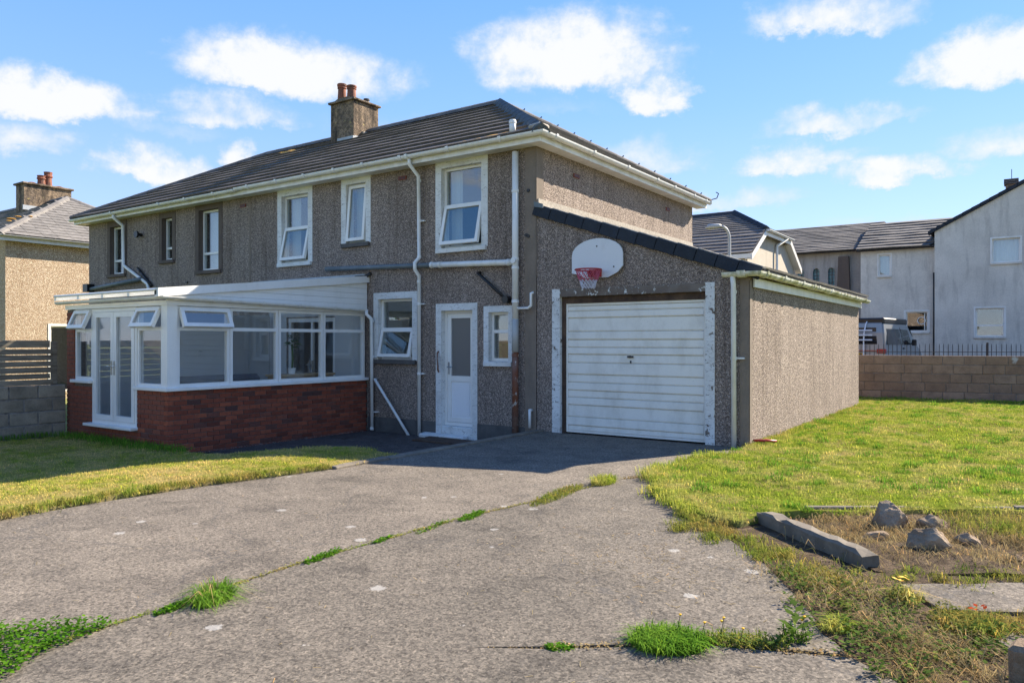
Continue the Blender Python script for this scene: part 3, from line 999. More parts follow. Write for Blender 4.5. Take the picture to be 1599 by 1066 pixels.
# back door
dx0, dx1, dz0, dz1 = OPEN['door']
door = MB().box(dx0, dx0 + .055, .10, .17, .02, dz1).box(dx1 - .055, dx1, .10, .17, .02, dz1).box(dx0 + .055, dx1 - .055, .10, .17, dz1 - .055, dz1).box(dx0, dx1, .095, .175, -.04, .02).build('back_door', 'upvc', house, label='half glazed white plastic back door')
lf = MB().ring(dx0 + .06, dx1 - .06, .025, dz1 - .06, .105, .16, .085)
lf.box(dx0 + .145, dx1 - .145, .105, .16, .77, .87)
lf.build('door_leaf', 'upvc', door)
MB().box(dx0 + .145, dx1 - .145, .135, .145, .87, dz1 - .145).build('pane', 'frosted', door)
MB().box(dx0 + .145, dx1 - .145, .125, .15, .11, .77).box(dx0 + .18, dx1 - .18, .115, .125, .145, .735).build('panel', 'panel_white', door)
MB().box(dx0 + .085, dx0 + .115, .09, .105, .90, 1.12).tube([(dx0 + .10, .09, 1.03), (dx0 + .10, .05, 1.03), (dx0 + .22, .05, 1.03)], .009, 8).build('handle', 'chrome', door)
sm = MB().box(dx0 - .12, dx0 + .008, -.016, .099, -.30, dz1 + .12).box(dx1 - .008, dx1 + .10, -.016, .099, -.30, dz1 + .12).box(dx0 + .008, dx1 - .008, -.0155, .099, dz1 - .008, dz1 + .12)
sm.build('surround', 'peeling_white', door)
MB().cbox(dx0 + .009, dx1 - .009, -.012, .17, -.30, -.045, .01).build('door_step', 'peeling_white', door)
MB().tube([(dx0 - .05, .0, 1.32), (dx0 - .05, -.055, 1.29), (dx0 - .035, -.075, 1.18), (dx0 - .02, -.075, 1.06), (dx0 - .04, -.05, .97), (dx0 - .055, 0, .93)], .014, 10).build('grab_handle', 'rust_pipe', door, smooth=True, label='bent rusty grab handle')

# cement bands, plinth, vents
MB().box(-3.80, -3.578, -.012, .002, -.05, 4.78).build('corner_band', 'cement_band', house)
MB().box(-3.582, -3.566, -.012, .20, 2.6, 4.76).build('corner_band', 'cement_band', house)
MB().box(-11.33, -11.27, -.006, .002, 2.8, 4.8).build('party_wall_strip', 'cement_band', house)
MB().box(-7.54, -5.785, -.018, .002, -.44, .02).build('plinth', 'plinth', house)
MB().box(-4.815, -3.80, -.018, .002, -.44, .04).build('plinth', 'plinth', house)
MB().box(-18.6, -10.8, -.018, .002, -.44, .02).build('plinth', 'plinth', house)


def vent(M):
    v = MB().box(-.10, .10, -.02, .002, -.035, .035, M).build('air_brick', 'vent_terracotta', house)
    g = MB()
    for i in range(5):
        g.box(-.085 + i * .036, -.065 + i * .036, -.022, -.016, -.025, .025, M)
    g.build('vent_slots', 'black_plastic', v)


for x, z in ((-6.62, 4.62), (-11.55, 4.60)):
    vent(Matrix.Translation((x, 0, z)))
for y_, z in ((1.34, 4.52), (5.53, 4.52)):
    vent(Matrix.Translation((-3.58, y_, z)) @ FX)

# roof --------------------------------------------------------------
EX0, EX1, EY0, EY1, EZ = -18.92, -3.26, -.34, 7.39, 4.93
RZ, RY = 7.02, 3.525
RX0, RX1 = -15.3, -6.86
roof = MB().add([(EX0, EY0, EZ - .03), (EX1, EY0, EZ - .03), (EX1, EY1, EZ - .03), (EX0, EY1, EZ - .03), (RX0, RY, RZ - .03), (RX1, RY, RZ - .03)],
                [(0, 1, 5, 4), (1, 2, 5), (2, 3, 4, 5), (3, 0, 4), (3, 2, 1, 0)]).build('roof', 'roof_tile', house)
WMroof = roof
tile_courses(roof, 'tile_course', 'roof_tile', (EX0, EY0 - .03, EZ), (EX1, EY0 - .03, EZ), (RX1, RY, RZ), (RX0, RY, RZ), 11, th=.046, lift=.042, seed=2)
tile_courses(roof, 'tile_course', 'roof_tile_weathered', (EX1 + .03, EY0, EZ), (EX1 + .03, EY1, EZ), (RX1, RY, RZ), (RX1, RY, RZ), 11, th=.046, lift=.042, seed=3)
tile_courses(roof, 'tile_course', 'roof_tile', (EX0 - .03, EY1, EZ), (EX0 - .03, EY0, EZ), (RX0, RY, RZ), (RX0, RY, RZ), 11, th=.046, lift=.042, seed=4)
cap_run(roof, 'ridge_tile', 'roof_tile_weathered', (RX0, RY, RZ + .02), (RX1, RY, RZ + .02), 22)
cap_run(roof, 'hip_tile', 'ridge_tile', (EX1, EY0, EZ + .02), (RX1, RY, RZ + .02), 13, .15, .09)
cap_run(roof, 'hip_tile', 'roof_tile', (EX0, EY0, EZ + .02), (RX0, RY, RZ + .02), 13)
for c in cap_run(roof, 'hip_tile', 'roof_tile_weathered', (EX1, EY1, EZ + .02), (RX1, RY, RZ + .02), 13):
    pass
for i in range(12):                                   # wire clips standing on the rear hip
    t = (i + .6) / 13
    p = Vector((EX1, EY1, EZ)).lerp(Vector((RX1, RY, RZ)), t)
    MB().tube([p + Vector((0, 0, .05)), p + Vector((.01, 0, .115)), p + Vector((.03, .01, .125))], .013, 5).build('hip_clip', 'dark_metal', roof)
MB().tube([(EX1, EY1, EZ + .05), (EX1 + .16, EY1 + .05, EZ + .09), (EX1 + .2, EY1 + .06, EZ + .2), (EX1 + .14, EY1 + .04, EZ + .24)], .012, 6).build('hip_iron', 'dark_metal', roof)
MB().cbox(EX1 - .30, EX1 - .02, EY0 + .02, EY0 + .28, EZ + .04, EZ + .14, .03, jit=.02, rs=ks).build('hip_mortar', 'mortar_light', roof)
sp = random.Random(9)
for (x, y_, r_) in [(-4.6, -.28, .10), (-4.3, -.26, .16), (-4.0, -.25, .12), (-4.9, -.3, .08), (-13.6, 3.0, .12), (-13.9, 3.1, .2), (-14.2, 3.15, .1)]:
    z = EZ + (y_ - EY0) / (RY - EY0) * (RZ - EZ) + .03
    n_ = 9
    MB().add([(x, y_, z + .02)] + [(x + math.cos(k * 6.283 / n_) * r_ * sp.uniform(1.0, 2.0), y_ + math.sin(k * 6.283 / n_) * r_ * sp.uniform(.4, .8), z + .008 + math.sin(k * 6.283 / n_) * r_ * .33) for k in range(n_)],
             [(0, 1 + k, 1 + (k + 1) % n_) for k in range(n_)]).build('lichen_patch', 'lichen', roof)
# fascias and soffits
MB().box(EX0 + .06, EX1 - .06, EY0 + .055, EY0 + .08, 4.77, 4.93).build('fascia', 'upvc_old', house)
MB().box(EX1 - .08, EX1 - .055, EY0 + .081, EY1 - .06, 4.77, 4.93).build('fascia', 'upvc_old', house)
MB().box(EX0 + .06, EX1 - .081, EY0 + .081, -.001, 4.785, 4.80).build('soffit', 'upvc_old', house)
MB().box(-3.579, EX1 - .081, .001, EY1 - .06, 4.785, 4.80).build('soffit', 'upvc_old', house)
MB().box(EX0 + .06, EX0 + .085, EY0 + .081, EY1 - .06, 4.77, 4.93).build('fascia', 'upvc_old', house)
gx, gy, gz = EX1 + .02, EY0 - .02, 4.915
gutter('gutter', [(-11.35, gy, gz), (gx, gy, gz), (gx, EY1 - .05, gz)], house, clips=[(0, t) for t in (.06, .18, .29, .40, .50, .62, .64, .76, .90)] + [(1, t) for t in (.05, .22, .40, .58, .70, .85, .95)])
gutter('gutter', [(EX0 + .02, gy, gz - .02), (-11.37, gy, gz - .02)], house, 'upvc_old', clips=[(0, t) for t in (.3, .6, .75, .9)])

# chimney
ch = MB().box(-11.94, -11.08, 2.95, 3.83, 6.2, 7.72).build('chimney', 'chimney_render', house)
MB().cbox(-12.0, -11.02, 2.89, 3.89, 7.72, 7.78, .015, jit=.012, rs=ks).prism([(-11.9, 7.78), (-11.12, 7.78), (-11.3, 7.86), (-11.7, 7.86)], 'y', 2.97, 3.78).build('chimney_cap', 'chimney_render', ch)
for (x, y_, h, r_) in ((-11.70, 3.12, .44, .105), (-11.36, 3.14, .34, .11)):
    pr = [(r_ * 1.12, 0), (r_ * 1.12, .02), (r_ * .98, h * .66), (r_ * 1.0, h * .70), (r_ * 1.14, h * .73), (r_ * 1.14, h * .77), (r_ * 1.04, h * .8), (r_ * 1.2, h * .88), (r_ * 1.22, h * .97), (r_ * 1.12, h), (r_ * .92, h), (r_ * .85, h * .85)]
    MB().lathe(pr, (x, y_, 7.84), 18).build('chimney_pot', 'terracotta', ch)
MB().lathe([(.075, 0), (.07, .08), (.085, .09), (.085, .13), (.05, .14)], (-11.26, 3.58, 7.80), 12).build('flue_cowl', 'dark_metal', ch)
MB().box(-11.62, -11.03, 2.88, 2.955, 6.62, 6.78).box(-11.085, -11.04, 2.956, 3.25, 6.64, 6.80).build('lead_flashing', 'lead_light', ch)
MB().box(-11.085, -11.03, 3.25, 3.80, 6.84, 6.97).build('mortar_fillet', 'mortar_light', ch)

# pipes on the front wall -------------------------------------------
wv = 'gutter_white'
pipe('soil_pipe', [(-3.94, -.10, 4.72), (-3.94, -.10, 1.88)], .055, wv, house, [((-3.94, -.1, 4.05), (0, 0, 1)), ((-3.94, -.1, 2.9), (0, 0, 1)), ((-3.94, -.1, 2.75), (0, 0, 1)), ((-3.94, -.1, 2.18), (0, 0, 1))])
pipe('vent_pipe', [(-3.94, -.18, 4.98), (-3.94, -.18, 5.24)], .055, wv, house, [((-3.94, -.18, 5.2), (0, 0, 1))])
MB().cbox(-4.06, -3.70, -.34, -.02, 4.94, 5.0, .02).build('pipe_flashing', 'lead', house)
pipe('old_iron_pipe', [(-3.94, -.10, 1.88), (-3.94, -.10, 1.32)], .058, 'galvanised', house)
pipe('rusty_iron_pipe', [(-3.94, -.10, 1.32), (-3.94, -.10, -.05)], .056, 'rust_pipe', house, [((-3.94, -.1, 1.27), (0, 0, 1))])
pipe('waste_pipe', [(-3.94, -.10, 2.845), (-5.82, -.10, 2.905)], .052, wv, house, [((-4.08, -.1, 2.85), (1, 0, -.03)), ((-5.6, -.1, 2.897), (1, 0, -.03)), ((-5.8, -.1, 2.905), (1, 0, -.03))])
MB().tube([(-3.94, -.15, 2.87), (-3.94, -.175, 2.87)], .05, 14).build('access_cap', wv, house)
pipe('lead_waste_pipe', [(-5.82, -.10, 2.905), (-7.2, -.10, 2.945), (-8.66, -.10, 2.99)], .045, 'lead', house)
pipe('downpipe', [(-6.14, -.34, 4.86), (-6.14, -.34, 4.76), (-6.14, -.09, 4.58), (-6.14, -.07, 3.06), (-6.14, -.19, 2.96), (-6.14, -.19, 2.84), (-6.14, -.07, 2.72), (-6.14, -.07, -.28)], .034, wv, house,
     [((-6.14, -.07, z), (0, 0, 1)) for z in (4.5, 3.75, 3.08, 2.62, 2.2, .9)])
for z in (3.75, 2.2, .9):
    MB().box(-6.2, -6.04, -.05, -.001, z - .012, z + .012).build('pipe_bracket', wv, house)
pipe('handrail', [(-7.28, -.05, .76), (-7.24, -.12, .76), (-6.36, -.12, -.27)], .027, wv, house)
pipe('black_waste_pipe', [(-4.75, -.02, 2.72), (-4.75, -.08, 2.70), (-4.18, -.08, 2.25)], .026, 'black_plastic', house)
MB().tube([(-4.15, -.002, 2.22), (-4.15, -.12, 2.22)], .065, 16).build('pipe_boss', 'black_plastic', house)
pipe('overflow_pipe', [(-3.90, -.10, 2.06), (-3.68, -.10, 2.06), (-3.62, -.10, 2.10), (-3.62, -.10, 2.30), (-3.58, -.08, 2.32)], .022, wv, house)
pipe('outlet_pipe', [(-3.66, -.01, .34), (-3.66, -.08, .34), (-3.66, -.08, .05)], .025, wv, house)
# neighbour half
pipe('downpipe', [(-16.62, -.34, 4.84), (-16.62, -.34, 4.76), (-16.62, -.09, 4.58), (-16.62, -.07, 3.52), (-15.45, -.07, 2.98), (-15.35, -.07, 2.70)], .04, wv, house)
pipe('black_downpipe', [(-15.95, -.06, 3.42), (-15.28, -.06, 2.92)], .035, 'black_plastic', house, [((-15.95 + .67 * t, -.06, 3.42 - .5 * t), (.67, 0, -.5)) for t in (.2, .4, .6, .8)])
pipe('lead_waste_pipe', [(-18.45, -.1, 2.95), (-15.7, -.1, 3.12)], .05, 'lead', house)
MB().box(-18.55, -18.3, -.2, 0, 2.88, 3.1).build('hopper', 'black_plastic', house)
MB().tube([(-15.85, 0, 4.28), (-15.85, -.13, 4.28)], .04, 12).tube([(-15.85, -.12, 4.28), (-15.85, -.17, 4.28)], .09, 12).build('flue_terminal', 'black_plastic', house)
for (x, z) in ((-13.78, 2.95), (-4.02 + .25, 3.3), (-3.73, 3.28), (-3.73, 4.05)):
    MB().tube([(x, 0, z), (x, -.03, z)], .03, 10).build('pipe_stub', 'black_plastic', house)

# ================================================================== THE GARAGE
gar = thing('garage', 'lean-to pebbledash garage with sloping roof and white ribbed door', 'garage', (-1.8, 4, 0))
GX0, GX1, GY1 = -3.565, 0.0, 8.10
slope = -1.26 / 3.77
ztop = lambda x: 3.72 + (x + 3.58) * slope
MB().wall(GX0, GX1, -.30, 2.52, .22, [(-3.12, -.63, -.02, 2.24)]).build('front_wall', 'pebbledash', gar)
MB().prism([(GX0, 2.52), (GX1, 2.52), (GX1, ztop(GX1)), (GX0, ztop(GX0))], 'y', 0, .22).build('front_gable', 'pebbledash', gar)
MB().box(-.22, GX1, .22, GY1, -.30, ztop(0) - .01).build('side_wall', 'pebbledash', gar)
MB().prism([(GX0, -.3), (GX1 - .22, -.3), (GX1 - .22, ztop(GX1) - .1), (GX0, ztop(GX0) - .1)], 'y', GY1 - .22, GY1).build('rear_wall', 'pebbledash', gar)
MB().box(-.135, .004, -.010, .002, -.02, 2.42).build('corner_band', 'cement_band', gar)
MB().box(-.002, .010, -.010, .10, -.02, 2.36).build('corner_band', 'cement_band', gar)
# opening surround with flaking paint
MB().box(-3.26, -3.112, -.016, .058, -.01, 2.36).build('surround', 'flaking_white', gar)
MB().box(-.638, -.50, -.016, .058, -.01, 2.36).build('surround', 'flaking_white', gar)
MB().box(-3.112, -.638, -.0155, .058, 2.232, 2.355).build('lintel', 'mostly_flaked', gar)
fr = MB().box(-3.118, -3.04, .06, .17, 0, 2.238).box(-.66, -.632, .06, .17, 0, 2.238).box(-3.04, -.66, .06, .17, 2.12, 2.24)
fr.build('door_frame', 'lintel_brown', gar)
gd = MB().ring(-3.04, -.66, .015, 2.12, .075, .115, .035).box(-3.005, -.695, .105, .115, .05, 2.085).build('garage_door', 'garage_paint', gar, label='white up-and-over metal garage door')
lines = [.05, .135, .276, .47, .595, .71, .84, .97, 1.16, 1.295, 1.41, 1.535, 1.667, 1.887, 2.00, 2.085]
for i, (a, b) in enumerate(zip(lines, lines[1:])):
    d = .030 if i % 2 else .020
    MB().prism([(.105, a + .008), (.105, b - .003), (.105 - d, b - .016), (.105 - d - .004, a + .008)], 'x', -3.003, -.697).build('door_rib', 'garage_paint', gd)
MB().box(-1.93, -1.83, .06, .08, 1.245, 1.275).tube([(-1.88, .085, 1.26), (-1.88, .05, 1.26)], .02, 10).box(-1.885, -1.865, .068, .085, 1.16, 1.20).build('handle', 'dark_metal', gd)
# roof
hx, hz = GX0 + .004, ztop(GX0)
gr = MB().add([(hx, -.02, hz), (.16, -.02, ztop(.16)), (.16, 8.25, ztop(.16)), (hx, 8.25, hz), (hx, -.02, hz + .05), (.16, -.02, ztop(.16) + .05), (.16, 8.25, ztop(.16) + .05), (hx, 8.25, hz + .05)],
              [(0, 3, 2, 1), (4, 5, 6, 7), (0, 1, 5, 4), (1, 2, 6, 5), (2, 3, 7, 6), (3, 0, 4, 7)]).build('roof', 'roof_tile_weathered', gar)
n = 12
dx = (.17 - GX0 + .02) / n
for i in range(n):                                   # lapped dark verge tiles
    xa = GX0 - .02 + i * dx
    S = Matrix.Translation((xa, 0, ztop(xa) + .05)) @ Matrix.Rotation(-math.atan(slope) * -1 * -1, 4, 'Y') @ Matrix.Rotation(R(1.8), 4, 'Y')
    L = dx * 1.07 / math.cos(math.atan(slope))
    v = MB().cbox(0, L, -.055, -.030, -.15, .032, .006, S).cbox(0, L, -.029, .12, .008, .034, .006, S)
    v.build('verge_tile', 'verge_tile', gr)
    MB().box(.01, L - .01, -.02, .30, .036, .05, S).build('verge_mortar', 'mortar_light', gr)
tile_courses(gr, 'tile_course', 'roof_tile_weathered', (.18, .12, ztop(.18) + .06), (.18, 8.25, ztop(.18) + .06), (GX0 + .02, 8.25, ztop(GX0) + .07), (GX0 + .02, .12, ztop(GX0) + .07), 12, seed=6)
MB().box(GX0 - .012, GX0 + .02, .02, 7.0, ztop(GX0) + .05, ztop(GX0) + .19).build('flashing', 'mortar_light', gr)
MB().prism([(GX0 - .02, ztop(GX0) + .04), (GX0 + .16, ztop(GX0) + .0), (GX0 + .16, ztop(GX0) + .07), (GX0 - .02, ztop(GX0) + .13)], 'y', -.07, -.057).build('lead_cap', 'lead', gr)
MB().box(.02, .045, .10, 8.22, 2.27, 2.40).build('fascia', 'gutter_white', gar)
gutter('gutter', [(-.34, -.13, 2.475), (.155, -.13, 2.475), (.155, 8.32, 2.44)], gar, 'gutter_algae', r=.068,
       clips=[(0, .5), (0, .62), (1, .03), (1, .14), (1, .27), (1, .36), (1, .40), (1, .52), (1, .66), (1, .8), (1, .93)])
pipe('downpipe', [(-.20, -.13, 2.43), (-.20, -.09, 2.30), (-.20, -.07, .0)], .037, 'gutter_white', gar, [((-.2, -.07, 2.2), (0, 0, 1)), ((-.2, -.07, 1.26), (0, 0, 1))])
MB().box(-.26, -.06, -.04, -.001, 1.25, 1.275).build('pipe_bracket', 'gutter_white', gar)

# basketball hoop on the garage front
hoop = thing('basketball_hoop', 'small basketball hoop with white rounded backboard above the garage door', 'basketball hoop', (-2.4, -.04, 2.55))
arc = [(-.455, .05), (-.455, .33)]
for k in range(1, 12):
    t = math.pi * k / 12
    arc.append((-.455 * math.cos(t), .33 + .255 * math.sin(t)))
arc += [(.455, .33), (.455, .13), (.36, .03), (.20, -.04), (-.20, -.04), (-.36, .03)]
S = Matrix.Translation((-2.4, 0, 2.55))
MB().prism([(x, z) for x, z in arc], 'y', -.060, -.035, S).build('backboard', 'backboard', hoop)
MB().box(-.30, -.22, -.034, -.001, .05, .40, S).box(.22, .30, -.034, -.001, .05, .40, S).build('mounting_batten', 'weathered_wood', hoop)
MB().tube([(0, -.062, .46), (0, -.052, .46)], .014, 8, M=S).tube([(.30, -.062, .12), (.30, -.052, .12)], .014, 8, M=S).build('bolt', 'dark_metal', hoop)
rc = Vector((-2.42, -.30, 2.62))
rim = MB().tube([rc + Vector((math.cos(t * math.pi / 12) * .205, math.sin(t * math.pi / 12) * .205, 0)) for t in range(25)], .012, 8, cap=False)
rim.box(rc.x - .11, rc.x + .11, -.10, -.061, rc.z - .10, rc.z + .02)
rim.prism([(-.10, rc.z - .09), (-.10, rc.z + .01), (-.20, rc.z - .005)], 'x', rc.x - .10, rc.x - .09).prism([(-.10, rc.z - .09), (-.10, rc.z + .01), (-.20, rc.z - .005)], 'x', rc.x + .09, rc.x + .10)
rim.build('rim', 'red_plastic', hoop)


def net(z0, z1, r0, r1, rows, material, name):
    m = MB()
    nn = 14
    for sgn in (1, -1):
        for k in range(nn):
            pts = []
            for j in range(rows + 1):
                t = j / rows
                a = 2 * math.pi * (k + sgn * j * .5) / nn
                r_ = r0 + (r1 - r0) * t ** .8 + .008 * math.sin(k * 2.1 + j)
                pts.append(rc + Vector((math.cos(a) * r_, math.sin(a) * r_, z0 + (z1 - z0) * t)))
            m.tube(pts, .0055, 4, cap=False)
    m.build(name, material, hoop)


net(0, -.17, .20, .14, 3, 'net_red', 'net')
net(-.16, -.29, .14, .095, 3, 'net_white', 'net')

# ================================================================== THE CONSERVATORY
cons = thing('conservatory', 'white framed lean-to conservatory on a red brick dwarf wall', 'conservatory', (-9.1, -2.1, -.2))
MS = Matrix.Translation((-7.56, 0, 0)) @ FX
MF = Matrix.Translation((0, -4.2, 0))
MB().box(-7.66, -7.572, -4.188, -.02, -.42, .735).box(-8.42, -7.67, -4.188, -4.10, -.42, .735).box(-9.84, -8.43, -4.188, -4.10, -.42, .10).box(-10.46, -9.85, -4.188, -4.10, -.42, .79).box(-10.72, -10.47, -4.188, -4.0, -.42, 2.05).build('mortar', 'mortar', cons)
bm_full = shared(MB().cbox(-.1075, .1075, -.045, .045, -.0325, .0325, .004), 'brick', 'brick')
rest = MB()
nb = [0]
br = random.Random(11)


def brick_run(M, x0, x1, z0, z1, singly=True, phase=0):
    """stretcher bond between x0 and x1 in the wall frame M (outer face y=0)"""
    c = 0
    z = z0
    loc0 = WM[cons].inverted()
    while z + .06 < z1:
        x = x0 - (.1125 if (c + phase) % 2 else 0)
        while x < x1 - .02:
            a, b = max(x, x0), min(x + .215, x1)
            if b - a > .035:
                ctr = M @ Vector(((a + b) / 2, .045 + br.uniform(-.0025, .0025), z + .0325))
                ry = br.uniform(-.006, .006)
                if singly and nb[0] < 300:
                    nb[0] += 1
                    o = inst('brick', bm_full, cons, loc0 @ ctr, (0, ry, M.to_euler().z), ((b - a) / .215, 1, 1))
                else:
                    rest.cbox(a, b, 0, .09, z, z + .065, .004, M)
            x += .225
        z += .075
        c += 1


brick_run(MS, -4.2, -.02, -.31, .735)
brick_run(MF, -8.42, -7.652, -.31, .735, phase=1)
brick_run(MF, -9.85, -8.425, -.31, .10)
brick_run(MF, -10.46, -9.855, -.31, .79)
brick_run(MF, -10.73, -10.465, -.31, 2.05)
o = rest.build('bricks', 'brick', cons)
o['kind'] = 'stuff'
# frames
MB().box(-7.72, -7.555, -4.205, -4.04, .79, 2.06).build('corner_post', 'upvc', cons)
MB().cbox(-7.70, -7.50, -4.26, -.02, .735, .79, .008).build('sill', 'upvc', cons)
MB().cbox(-8.44, -7.701, -4.26, -4.10, .735, .79, .008).build('sill', 'upvc', cons)
MB().cbox(-10.50, -9.83, -4.26, -4.10, .79, .845, .008).build('sill', 'upvc', cons)
ys = [-4.04, -3.10, -2.13, -1.12, -.06]
for i in range(4):
    window(cons, MS, ys[i] + .004, ys[i + 1] - .004, .79, 2.05, [(0, 1, 0, .74, None), (0, 1, .74, 1, 24 if i == 0 else None)], recess=.02, surround=None, sill=None, fw=.05, glass='glass_clear')
window(cons, MF, -8.44, -7.722, .79, 2.05, [(0, 1, 0, .74, None), (0, 1, .74, 1, 24)], recess=.02, sill=None, fw=.05, glass='glass_clear')
window(cons, MF, -10.46, -9.86, .845, 2.05, [(0, 1, 0, .72, None), (0, 1, .72, 1, 24)], recess=.02, sill=None, fw=.05, glass='glass_clear')
fdo = MB().ring(-9.855, -8.445, .13, 2.05, .01, .09, .06, MF)
fd = fdo.build('french_doors', 'upvc', cons)
for a, b in ((-9.79, -9.155), (-9.145, -8.51)):
    lf = MB().ring(a, b, .195, 1.985, .0, .07, .085, MF).build('door_leaf', 'upvc', fd)
    MB().box(a + .085, b - .085, .03, .042, .28, 1.90, MF).build('pane', 'glass_clear', lf)
    hx_ = b - .04 if a < -9.5 else a + .04
    MB().box(hx_ - .012, hx_ + .012, -.012, .0, .95, 1.18, MF).tube([(hx_, -.01, 1.09), (hx_, -.045, 1.09), (hx_ + (-.09 if a < -9.5 else .09), -.045, 1.09)], .008, 6, M=MF).build('handle', 'chrome', lf)
MB().cbox(-9.92, -8.40, -4.32, -4.10, .085, .13, .006).build('sill', 'upvc', fd)
# head beam, gutter, roof
MB().box(-10.74, -7.54, -4.22, -4.08, 2.055, 2.13).box(-7.70, -7.545, -4.079, -.02, 2.055, 2.12).build('head_beam', 'upvc', cons)
gutter('gutter', [(-10.86, -4.30, 2.19), (-7.47, -4.30, 2.19), (-7.47, -.12, 2.13)], cons, 'upvc_old', r=.05, clips=[(1, t) for t in (.2, .42, .6, .8)])
zr = lambda y: 2.24 + (y + 4.35) * .112
MB().add([(-10.78, -4.36, zr(-4.36)), (-7.56, -4.36, zr(-4.36)), (-7.56, -.01, zr(-.01)), (-10.78, -.01, zr(-.01))] + [(-10.78, -4.36, zr(-4.36) + .03), (-7.56, -4.36, zr(-4.36) + .03), (-7.56, -.01, zr(-.01) + .03), (-10.78, -.01, zr(-.01) + .03)],
         [(0, 3, 2, 1), (4, 5, 6, 7), (0, 1, 5, 4), (1, 2, 6, 5), (2, 3, 7, 6), (3, 0, 4, 7)]).build('roof_glazing', 'polycarb', cons)
for x in (-10.76, -9.95, -9.15, -8.35, -7.58):
    b = MB().add([(x - .03, -4.38, zr(-4.38) - .03), (x + .03, -4.38, zr(-4.38) - .03), (x + .03, -.01, zr(-.01) - .03), (x - .03, -.01, zr(-.01) - .03),
                  (x - .03, -4.38, zr(-4.38) + .055), (x + .03, -4.38, zr(-4.38) + .055), (x + .03, -.01, zr(-.01) + .055), (x - .03, -.01, zr(-.01) + .055)],
                 [(0, 3, 2, 1), (4, 5, 6, 7), (0, 1, 5, 4), (1, 2, 6, 5), (2, 3, 7, 6), (3, 0, 4, 7)]).build('glazing_bar', 'upvc', cons)
MB().tube([(-10.78, -4.375, zr(-4.36) + .045), (-7.56, -4.375, zr(-4.36) + .045)], .022, 8).build('eaves_trim', 'upvc', cons)
for i in range(6):                                   # horizontal cladding boards of the side gable
    za, zb = 2.125 + i * .105, 2.125 + (i + 1) * .105 - .004
    lim = lambda z: (z - 2.24) / .112 - 4.35
    pts = []
    ya, yb = max(-4.2, lim(za)), max(-4.2, lim(zb))
    if ya > -.1:
        continue
    ze = min(zb, zr(-.03))
    yb = min(yb, -.03)
    poly = [(ya, za), (-.03, za), (-.03, ze), (yb, ze)]
    if abs(yb - ya) < .001 and ya <= -4.2:
        poly = [(-4.2, za), (-.03, za), (-.03, zb), (-4.2, zb)]
    MB().prism(poly, 'x', -7.60, -7.548 - .003 * (i % 2)).build('cladding_board', 'upvc', cons)
MB().add([(-7.60, -4.38, zr(-4.38) - .06), (-7.50, -4.38, zr(-4.38) - .06), (-7.50, -.01, zr(-.01) - .06), (-7.60, -.01, zr(-.01) - .06),
          (-7.60, -4.38, zr(-4.38) + .07), (-7.50, -4.38, zr(-4.38) + .07), (-7.50, -.01, zr(-.01) + .07), (-7.60, -.01, zr(-.01) + .07)],
         [(0, 3, 2, 1), (4, 5, 6, 7), (0, 1, 5, 4), (1, 2, 6, 5), (2, 3, 7, 6), (3, 0, 4, 7)]).build('verge_trim', 'upvc', cons)
MB().box(-11.15, -7.62, -.04, -.002, 2.70, 2.84).add([(-11.15, -.04, 2.73), (-7.62, -.04, 2.73), (-7.62, -.24, 2.705), (-11.15, -.24, 2.705)], [(0, 1, 2, 3)]).build('lead_flashing', 'lead_light', cons)
pipe('downpipe', [(-7.43, -.16, 2.10), (-7.43, -.16, 2.03), (-7.36, -.10, 1.94), (-7.36, -.08, -.24)], .033, 'gutter_white', cons, [((-7.36, -.085, z), (0, 0, 1)) for z in (1.9, 1.2, -.2)])
MB().box(-7.34, -7.24, -.06, -.002, 1.19, 1.21).box(-7.34, -7.24, -.06, -.002, .11, .13).build('pipe_bracket', 'gutter_white', cons)
pipe('black_pipe', [(-7.42, -.05, 2.84), (-7.58, -.08, 2.76), (-7.62, -.10, 2.62), (-7.62, -.06, 2.14)], .032, 'black_plastic', cons)
MB().box(-7.76, -7.58, -.16, -.004, 2.68, 2.80).build('hopper', 'black_plastic', cons)
# rest of the conservatory shell
MB().box(-10.72, -10.60, -4.0, -.02, -.42, 2.06).build('end_wall', 'interior_wall', cons)
MB().wall(-10.59, -7.67, -.12, 2.62, .010, [(-10.02, -8.48, -.12, 2.02)], Matrix.Translation((0, -.022, 0))).build('plastered_wall', 'interior_wall', cons)
MB().box(-10.59, -7.67, -4.09, -.03, -.25, -.12).build('floor', 'interior_wall', cons)
# furniture inside
sb = thing('sideboard', 'pale wooden sideboard seen through the conservatory side windows', 'sideboard', (-8.0, -.95, -.12))
MB().cbox(-8.25, -7.80, -1.9, -.62, .86, .90, .005).box(-8.22, -7.83, -1.87, -.65, .05, .86).build('cabinet', 'oak', sb)
for x in (-8.18, -7.87):
    for y_ in (-1.82, -.70):
        MB().box(x - .02, x + .02, y_ - .02, y_ + .02, -.12, .05).build('leg', 'oak', sb)
pl = thing('potted_plant', 'small pale houseplant in a pot on the wooden sideboard', 'plant', (-8.0, -1.5, .90))
MB().lathe([(.05, 0), (.07, .10), (.075, .11), (.06, .10)], (-8.0, -1.5, .90), 14).build('pot', 'panel_white', pl)
m = MB().tube([(-8.0, -1.5, .98), (-7.99, -1.49, 1.2), (-8.0, -1.5, 1.45)], .02, 6)
for k in range(12):
    a = k * 2.4
    d = Vector((math.cos(a), math.sin(a), 0))
    c = Vector((-8.0, -1.5, 1.38 + .02 * k))
    s_ = Vector((-d.y, d.x, 0)) * .04
    m.add([c, c + d * .1 + s_ + Vector((0, 0, .04)), c + d * .2 + Vector((0, 0, .0)), c + d * .1 - s_ + Vector((0, 0, .04))], [(0, 1, 2, 3)])
m.build('foliage', 'leaf_indoor', pl)
